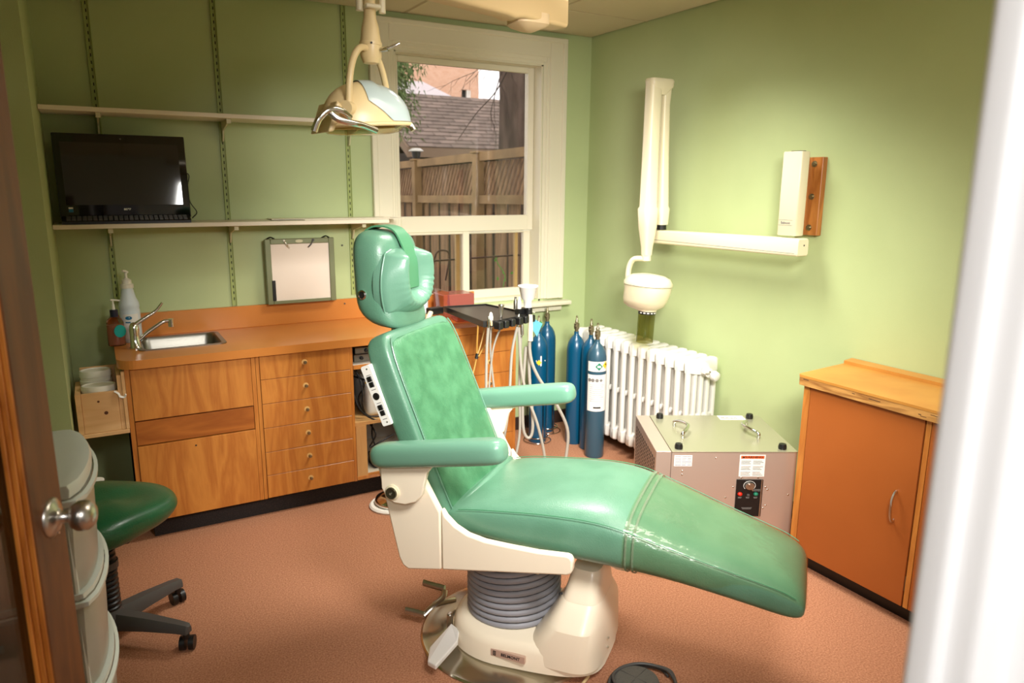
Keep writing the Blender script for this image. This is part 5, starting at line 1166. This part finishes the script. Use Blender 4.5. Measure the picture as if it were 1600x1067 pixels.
# housing: a dome cut flat below, long axis along the lamp's own x
LT = Matrix.Translation((.722, LY+.02, 1.792)) @ Matrix.Rotation(R(6), 4, 'Z') @ Matrix.Rotation(R(-4), 4, 'Y')
def domept(th, ph, g=0):    # th along length 0..180 deg, ph across -90..90
    a, b, c_ = .128+g, .088+g, .112+g
    x = -a*math.cos(R(th)); k = max(0, math.sin(R(th)))**.75
    return LT @ V(x, b*k*math.sin(R(ph)), c_*k*math.cos(R(ph))*(1.06 if x < .03 else 1.0))
bm = nb(); rg = []
for th in [2]+list(range(10, 180, 10))+[178]: rg.append([domept(th, ph) for ph in range(-92, 93, 8)]+[domept(th, ph, -.005) for ph in range(92, -93, -8)])
skin(bm, rg); hs_ = obj('lamp_housing', bm, 'ylw', t, 60)
bm = nb(); rg = []
for th in range(80, 162, 6):
    k = 1-max(0, (th-140)/40); e = 60+28*min(1, (th-80)/30)
    rg.append([domept(th, -e+2*e*i/16, .0035) for i in range(17)])
skin(bm, rg, caps=False, closed=False); obj('blue_cover', bm, 'lampblue', t, 60, label='pale blue translucent top cover')
bm = nb(); P = []
for i in range(41):
    a = 2*PI*i/40; P.append(LT @ V(.136*math.cos(a), .093*math.sin(a), -.004))
tube(bm, P, .006, n=8, sm=False); obj('rim', bm, 'ylw', hs_, 60)
bm = nb(); rg = []
for k, z in ((1, -.004), (.97, -.014), (.88, -.024), (.6, -.030), (.2, -.032)): rg.append([LT @ V(.124*k*math.cos(a)-.01, .084*k*math.sin(a), z) for a in [2*PI*i/36 for i in range(36)]])
skin(bm, rg, caps=False); sh = obj('clear_shield', bm, pane_mat('lamp_shield_plastic', (236, 230, 206)), t, 60)
bm = nb(); rg = []
for k, z in ((.95, .0), (.8, .03), (.5, .05), (.15, .055)): rg.append([LT @ V(.115*k*math.cos(a)-.01, .078*k*math.sin(a), z) for a in [2*PI*i/28 for i in range(28)]])
skin(bm, rg, caps=False); obj('reflector', bm, mat('gold_reflector', (230, 200, 120), .15, .9), t, 60)
bm = nb(); skin(bm, [[LT @ V(x, y*k, z) for y, z in ((-.10, .006), (.10, .006), (.085, .052), (-.085, .052))] for x, k in ((-.152, .55), (-.135, .75), (-.118, .8))]); bm.free()
bm = nb(); prism(bm, [(-.148, -.022), (-.130, -.020), (-.098, .045), (-.112, .062)], lambda a, b, d: LT @ V(a, d, b), -.07, .07); o = obj('left_shield', bm, 'ylw', t); bv = o.modifiers.new('bevel', 'BEVEL'); bv.width = .006; bv.segments = 3
def lamp_handle(P): 
    bm = nb(); tube(bm, P, .009, n=12); return obj('handle', bm, 'chrome', t, 60)
lamp_handle([(.535, LY-.10, 1.758), (.55, LY-.105, 1.792), (.578, LY-.105, 1.815), (.61, LY-.10, 1.815), (.64, LY-.085, 1.80)])
lamp_handle([(.575, LY-.10, 1.812), (.600, LY-.105, 1.792), (.640, LY-.105, 1.783), (.67, LY-.095, 1.780), (.715, LY-.08, 1.768)])
lamp_handle([(.80, LY+.0, 1.785), (.825, LY-.01, 1.798), (.845, LY-.015, 1.790), (.852, LY-.02, 1.778)])
# clamp at the post top and the overhead arm
bm = nb(); box(bm, (.715, LY-.03, 2.100), (.760, LY+.03, 2.112), .003)
for x in (.705, .772): cyl(bm, (x, LY, 2.095), (x, LY, 2.18), .010, n=12)
obj('arm_fork', bm, 'cream2', t, 40)
a0 = V(.74, 2.17, 2.262); a1 = V(1.46, 2.36, 2.262); d_ = (a1-a0).normalized(); nn = V(-d_.y, d_.x, 0)
bm = nb(); rs = []
for q, hh, zz, w_ in ((-.02, .035, .0, .032), (0, .042, 0, .036), (.55, .046, -.004, .040), (.585, .050, -.006, .044), (.62, .048, -.002, .048), (.70, .052, .0, .05), (.84, .050, 0, .048), (.848, .04, 0, .04)):
    c_ = a0+d_*q+V(0, 0, zz-.03); rs.append([c_+nn*a+V(0, 0, b) for a, b in rrect(w_*2, hh*2, .014, 4)])
skin(bm, rs); obj('overhead_arm', bm, mat('beige_arm_enamel', (206, 178, 130), .4), t, 45)
bm = nb(); skin(bm, [[V(1.41+a, 2.36+b, z) for a, b in rrect(.13*k, .12*k, .03*k, 4)] for z, k in ((2.155, .35), (2.168, .85), (2.176, 1), (2.21, 1))]); obj('arm_joint_cover', bm, mat('pinkish_beige_cover', (206, 180, 140), .5), t, 45)
bm = nb(); cyl(bm, (1.43, 2.345, 2.25), (1.43, 2.345, 2.56), .03); lathe(bm, [(0, 2.50), (.07, 2.50), (.08, 2.549), (0, 2.549)], (1.43, 2.345, 0)); obj('ceiling_post', bm, 'cream2', t, 40)
bm = nb(); cyl(bm, (.735, LY, 2.16), (.735, LY+.04, 2.24), .018); obj('post_link', bm, 'cream2', t)
# ------------------------------------------------------------------ outside the window
bm = nb(); box(bm, (-6, YB+.25, -1.0), (30, 32, -.55)); obj('yard_ground', bm, 'lawn', kind='structure')
FX = lambda y: 3.30+(y-5.6)*.0235
t = thing('wooden_fence', 'weathered board fence with slanted lattice top outside the window', 'fence', (3.34, 7.2, -.55))
def fz(y): return 1.90-(y-5.6)*.016
random.seed(2)
posts = [4.9, 6.37, 8.0, 9.6, 11.2]
for y in posts:
    bm = nb(); box(bm, (FX(y)-.10, y-.045, -.55), (FX(y)-.01, y+.045, fz(y)+.03), .005); obj('fence_post', bm, 'fencer', t)
    bm = nb(); box(bm, (FX(y)-.115, y-.06, fz(y)+.031), (FX(y)+.005, y+.06, fz(y)+.05), .004); obj('post_cap', bm, 'fencer', t)
for y0, y1 in zip(posts, posts[1:]):
    for dz in (0, -.40, -1.75):
        bm = nb(); skin(bm, [[V(FX(y)-.05+a, y, fz(y)+dz+b) for a, b in ((-.02, -.04), (.03, -.04), (.03, .04), (-.02, .04))] for y in (y0+.046, y1-.046)]); obj('fence_rail', bm, 'fencer', t)
y = 4.95; k = 0
while y < 11.15:
    w_ = random.uniform(.125, .145)
    k += 1; bm = nb(); x = FX(y)+random.uniform(-.004, .004)+(.022 if k % 2 else 0); top = fz(y)-.44
    box(bm, (x, y, -.5), (x+.014, y+w_-.026, top), .003); obj('fence_board', bm, 'fence', t); y += w_
y = 4.8; n = 0
while y < 11.0:
    bm = nb(); za, zb = fz(y)-.36, fz(y)-.045
    if y > 4.96 or True:
        skin(bm, [[V(FX(y)+.0+a, y+b, za) for a, b in ((0, 0), (.012, 0), (.012, .045), (0, .045))], [V(FX(y)+.0+a, y-.18+b, zb) for a, b in ((0, 0), (.012, 0), (.012, .045), (0, .045))]])
    obj('lattice_slat', bm, 'fence', t); y += .082
# iron guard bar across the lower window
bm = nb(); tube(bm, [(1.50, YB+.22, 1.13), (1.56, YB+.30, 1.13), (2.53, YB+.30, 1.15), (2.60, YB+.22, 1.15)], .006, n=8, sm=False); tube(bm, [(1.9, YB+.33, 1.0), (1.93, YB+.33, 1.17), (1.99, YB+.33, 1.20), (2.03, YB+.33, 1.16), (2.0, YB+.33, 1.0)], .006, n=8); tag(obj('window_guard', bm, 'iron', None, 50), 'thin rusty guard rod across the outside of the lower window', 'guard rod')
# solar post lantern
t = thing('post_lantern', 'small dark lantern on the far fence post outside the window', 'lantern', (FX(8)-.055, 8.0, 1.92))
bm = nb(); lathe(bm, [(0, 0), (.04, 0), (.055, .08), (0, .08)], (FX(8)-.055, 8, 1.916), n=16); obj('body', bm, 'black', t, 30)
bm = nb(); lathe(bm, [(0, .08), (.085, .08), (.085, .09), (.05, .115), (0, .12)], (FX(8)-.055, 8, 1.916), n=16); obj('top', bm, mat('lantern_glass_top', (190, 190, 180), .2), t, 30)
# shed
t = thing('garden_shed', 'garden shed with grey shingled roof behind the fence', 'shed', (6.2, 12.4, -.55))
bm = nb(); box(bm, (4.75, 11.35, -.55), (10, 14.3, 2.15)); obj('shed_wall', bm, 'shedw', t)
e0 = V(4.44, 11.0, 2.20); dy, dz = 1.0, .56; slope = math.hypot(dy, dz)
bm = nb(); skin(bm, [[V(x, 11.02, 2.17), V(x, 12.82, 2.17+1.8*.56), V(x, 14.6, 2.17), V(x, 14.5, 2.10), V(x, 12.82, 2.08+1.8*.56), V(x, 11.1, 2.10)] for x in (4.45, 10.2)]); rf = obj('roof_deck', bm, 'barge', t)
ux = V(1, 0, 0); uy = V(0, 1, .56).normalized(); un = ux.cross(uy)
base = None; rows = 15
for r in range(rows):
    q0 = r*.138; x = 4.42 - (0 if r % 2 else .15)
    while x < 8.6 and True:
        w_ = .30
        if x+w_ > 4.40 and (x < 4.45+3.6 or r < 0):
            x0 = max(x, 4.42); T = Matrix.Translation(V(x0, 11.0, 2.185)+uy*q0+un*(.022+random.uniform(0, .006))) @ Matrix((ux, uy, un)).transposed().to_4x4() @ Matrix.Rotation(R(-5), 4, 'X')
            if base is None or x0 != x:
                bm = nb(); box(bm, (.004, 0, 0), (x+w_-x0-.004, .165, .016)); me = finish('roof_shingle', bm, M['shing'], 0)
            if x0 == x and base is None: base = me
            mm = base if (x0 == x and base) else me
            o = bpy.data.objects.new('roof_shingle', mm); C.objects.link(o); o.parent = rf; o.matrix_local = WM[rf.name].inverted() @ T
            if random.random() < .35:
                o.material_slots[0].link = 'OBJECT'; o.material_slots[0].material = M['shing2']
        x += w_
bm = nb(); skin(bm, [[V(4.38, 10.97, 2.05), V(4.38, 11.0, 2.05), V(4.38, 11.0, 2.20), V(4.38, 10.97, 2.20)], [V(10.2, 10.97, 2.05), V(10.2, 11.0, 2.05), V(10.2, 11.0, 2.20), V(10.2, 10.97, 2.20)]]); obj('fascia_board', bm, 'barge', t)
bm = nb(); skin(bm, [[V(x, 10.98, 2.04), V(x, 12.82, 2.04+1.84*.56), V(x, 12.82, 2.19+1.84*.56), V(x, 10.98, 2.19)] for x in (4.39, 4.43)]); obj('bargeboard', bm, 'barge', t)
# brick house and pale roof
t = thing('brick_house', 'tall peach brick house far beyond the shed roof', 'building', (6, 24, -.55))
bm = nb(); box(bm, (3, 22, -.55), (10.68, 22.25, 4.36)); box(bm, (3, 22, 4.62), (10.68, 22.25, 14)); box(bm, (3, 22, 4.36), (10.69, 22.25, 4.62)); box(bm, (10.9, 22, 4.36), (11.3, 22.25, 4.62)) if 0 else None
box(bm, (10.68, 22, -.55), (11.30, 22.25, 4.30)); box(bm, (11.02, 22, 4.30), (11.30, 22.25, 4.62)); box(bm, (10.68, 22, 4.62), (11.30, 22.25, 14)); box(bm, (10.6, 22.25, -.55), (11.30, 27, 14)); obj('brick_wall', bm, 'brick', t)
bm = nb(); box(bm, (10.69, 22.12, 4.30), (11.02, 22.15, 4.62)); wn = obj('window', bm, 'inkd', t)
bm = nb(); box(bm, (10.88, 22.02, 4.30), (11.03, 22.1, 4.62)); obj('window_reveal', bm, 'paper', wn)
bm = nb(); box(bm, (10.66, 21.96, 4.24), (11.05, 22.1, 4.30)); obj('sill', bm, 'paper', wn)
t = thing('neighbour_roof', 'pale grey sloping roof between the shed and the brick house', 'roof', (6.5, 17.3, 3.0))
bm = nb(); skin(bm, [[V(4.5, 17, z0), V(8.15, 17, z0), V(7.6, 17.9, z1), V(4.5, 17.9, z1)] for z0, z1 in ((3.62, 4.10), (3.70, 4.18))]); obj('roof_sheet', bm, 'roofw', t)
bm = nb(); box(bm, (4.5, 17.05, -.55), (8.0, 17.8, 3.65)); obj('gable_wall', bm, 'roofw', t)
# big trunk
t = thing('tree_trunk', 'thick dark tree trunk at the right side of the window view', 'tree', (4.42, 7.5, -.55))
bm = nb(); rg = []; random.seed(9)
ph = [random.uniform(0, 6.28) for _ in range(6)]
for i in range(60):
    z = -.55+i*.12; r0 = .325+.10*math.exp(-(z+.55)*1.2)-.006*z
    rg.append([V(4.45+.02*math.sin(z)+r0*(1+.05*math.sin(5*a+ph[0]+z*.7)+.03*math.sin(11*a+ph[1]-z*1.3)+.02*math.sin(17*a+z*4))*math.cos(a), 7.5+r0*(1+.05*math.sin(5*a+ph[0]+z*.7)+.03*math.sin(11*a+ph[1]-z*1.3))*math.sin(a), z) for a in [2*PI*k/36 for k in range(36)]])
skin(bm, rg); obj('bark', bm, 'bark', t, 60)
def tree_twig(bm, p, d, ln, r, depth):
    q = p; P = [p]
    for _ in range(5):
        d = (d+V(random.uniform(-.25, .25), random.uniform(-.25, .25), random.uniform(-.3, .12))).normalized(); q = q+d*ln/5; P.append(q)
    tube(bm, P, lambda t_: r*(1-.6*t_), n=5, sm=False)
    if depth:
        for k in range(4):
            s = P[1+k]; tree_twig(bm, s, (d+V(random.uniform(-.9, .9), random.uniform(-.5, .5), random.uniform(-1.1, .1))).normalized(), ln*.5, r*.5, depth-1)
random.seed(4)
for k, (p, d) in enumerate((((4.22, 7.3, 3.15), (-.8, .1, -.35)), ((4.15, 7.3, 3.0), (-.7, .1, -.6)))):
    bm = nb(); tree_twig(bm, V(*p), V(*d), .85, .007, 2); obj('bare_branch', bm, 'twig', t)
bm = nb(); tube(bm, [(4.18, 7.4, 2.9), (3.98, 7.35, 2.62), (3.72, 7.3, 2.38), (3.5, 7.3, 2.1)], lambda q: .008-.005*q, n=6); obj('bare_branch', bm, 'twig', t)
# conifer at the left
t = thing('conifer', 'green conifer foliage at the upper left corner of the window view', 'tree', (3.2, 9.4, -.55))
bm = nb(); cyl(bm, (3.15, 9.4, -.55), (3.15, 9.4, 5), .12, .04, n=12); obj('trunk', bm, 'bark', t)
bm = nb(); random.seed(21)
for k in range(7000):
    cz_ = random.choice(((3.45, 9.35, 2.95), (3.55, 9.3, 3.15), (3.3, 9.4, 2.6), (3.45, 9.3, 2.55), (3.2, 9.4, 3.4), (3.0, 9.5, 2.9)))
    p = V(cz_[0]+random.gauss(0, .16), cz_[1]+random.gauss(0, .2), cz_[2]+random.gauss(0, .16)); d = V(random.uniform(-.3, .7), random.uniform(-.5, .5), random.uniform(-1, -.2)).normalized()*random.uniform(.05, .13); w_ = V(random.uniform(-1, 1), random.uniform(-1, 1), random.uniform(-1, 1)).cross(d).normalized()*.010
    a = bm.verts.new(p-w_); b = bm.verts.new(p+w_); c_ = bm.verts.new(p+d); bm.faces.new((a, b, c_))
o = obj('needles', bm, 'leaf', t); o['kind'] = 'stuff'
# ivy sprig outside
t = thing('ivy_sprig', 'small green leafy sprig outside the lower right window pane', 'plant', (2.52, 4.45, .88))
bm = nb(); tube(bm, [(2.48, 4.5, -.55), (2.50, 4.5, .80), (2.52, 4.5, .98), (2.46, 4.5, 1.08), (2.44, 4.5, 1.14)], .0035, n=6); obj('stem', bm, 'plantg', t)
for x, z, s in ((2.46, 1.12, .8), (2.44, 1.09, .9), (2.50, 1.03, 1), (2.56, 1.0, 1.1), (2.46, .99, 1.1), (2.60, .97, 1), (2.53, .95, .9)):
    bm = nb(); P = [(0, 0), (.018, .008), (.030, .0), (.018, -.010)]
    a_ = random.uniform(0, 6); T = Matrix.Translation((x, 4.5, z)) @ Matrix.Rotation(R(70), 4, 'X') @ Matrix.Rotation(a_, 4, 'Z'); skin(bm, [[T @ V(a*s, b*s, 0) for a, b in P], [T @ V(a*s, b*s, .001) for a, b in P]]); obj('leaf', bm, 'plantg', t)
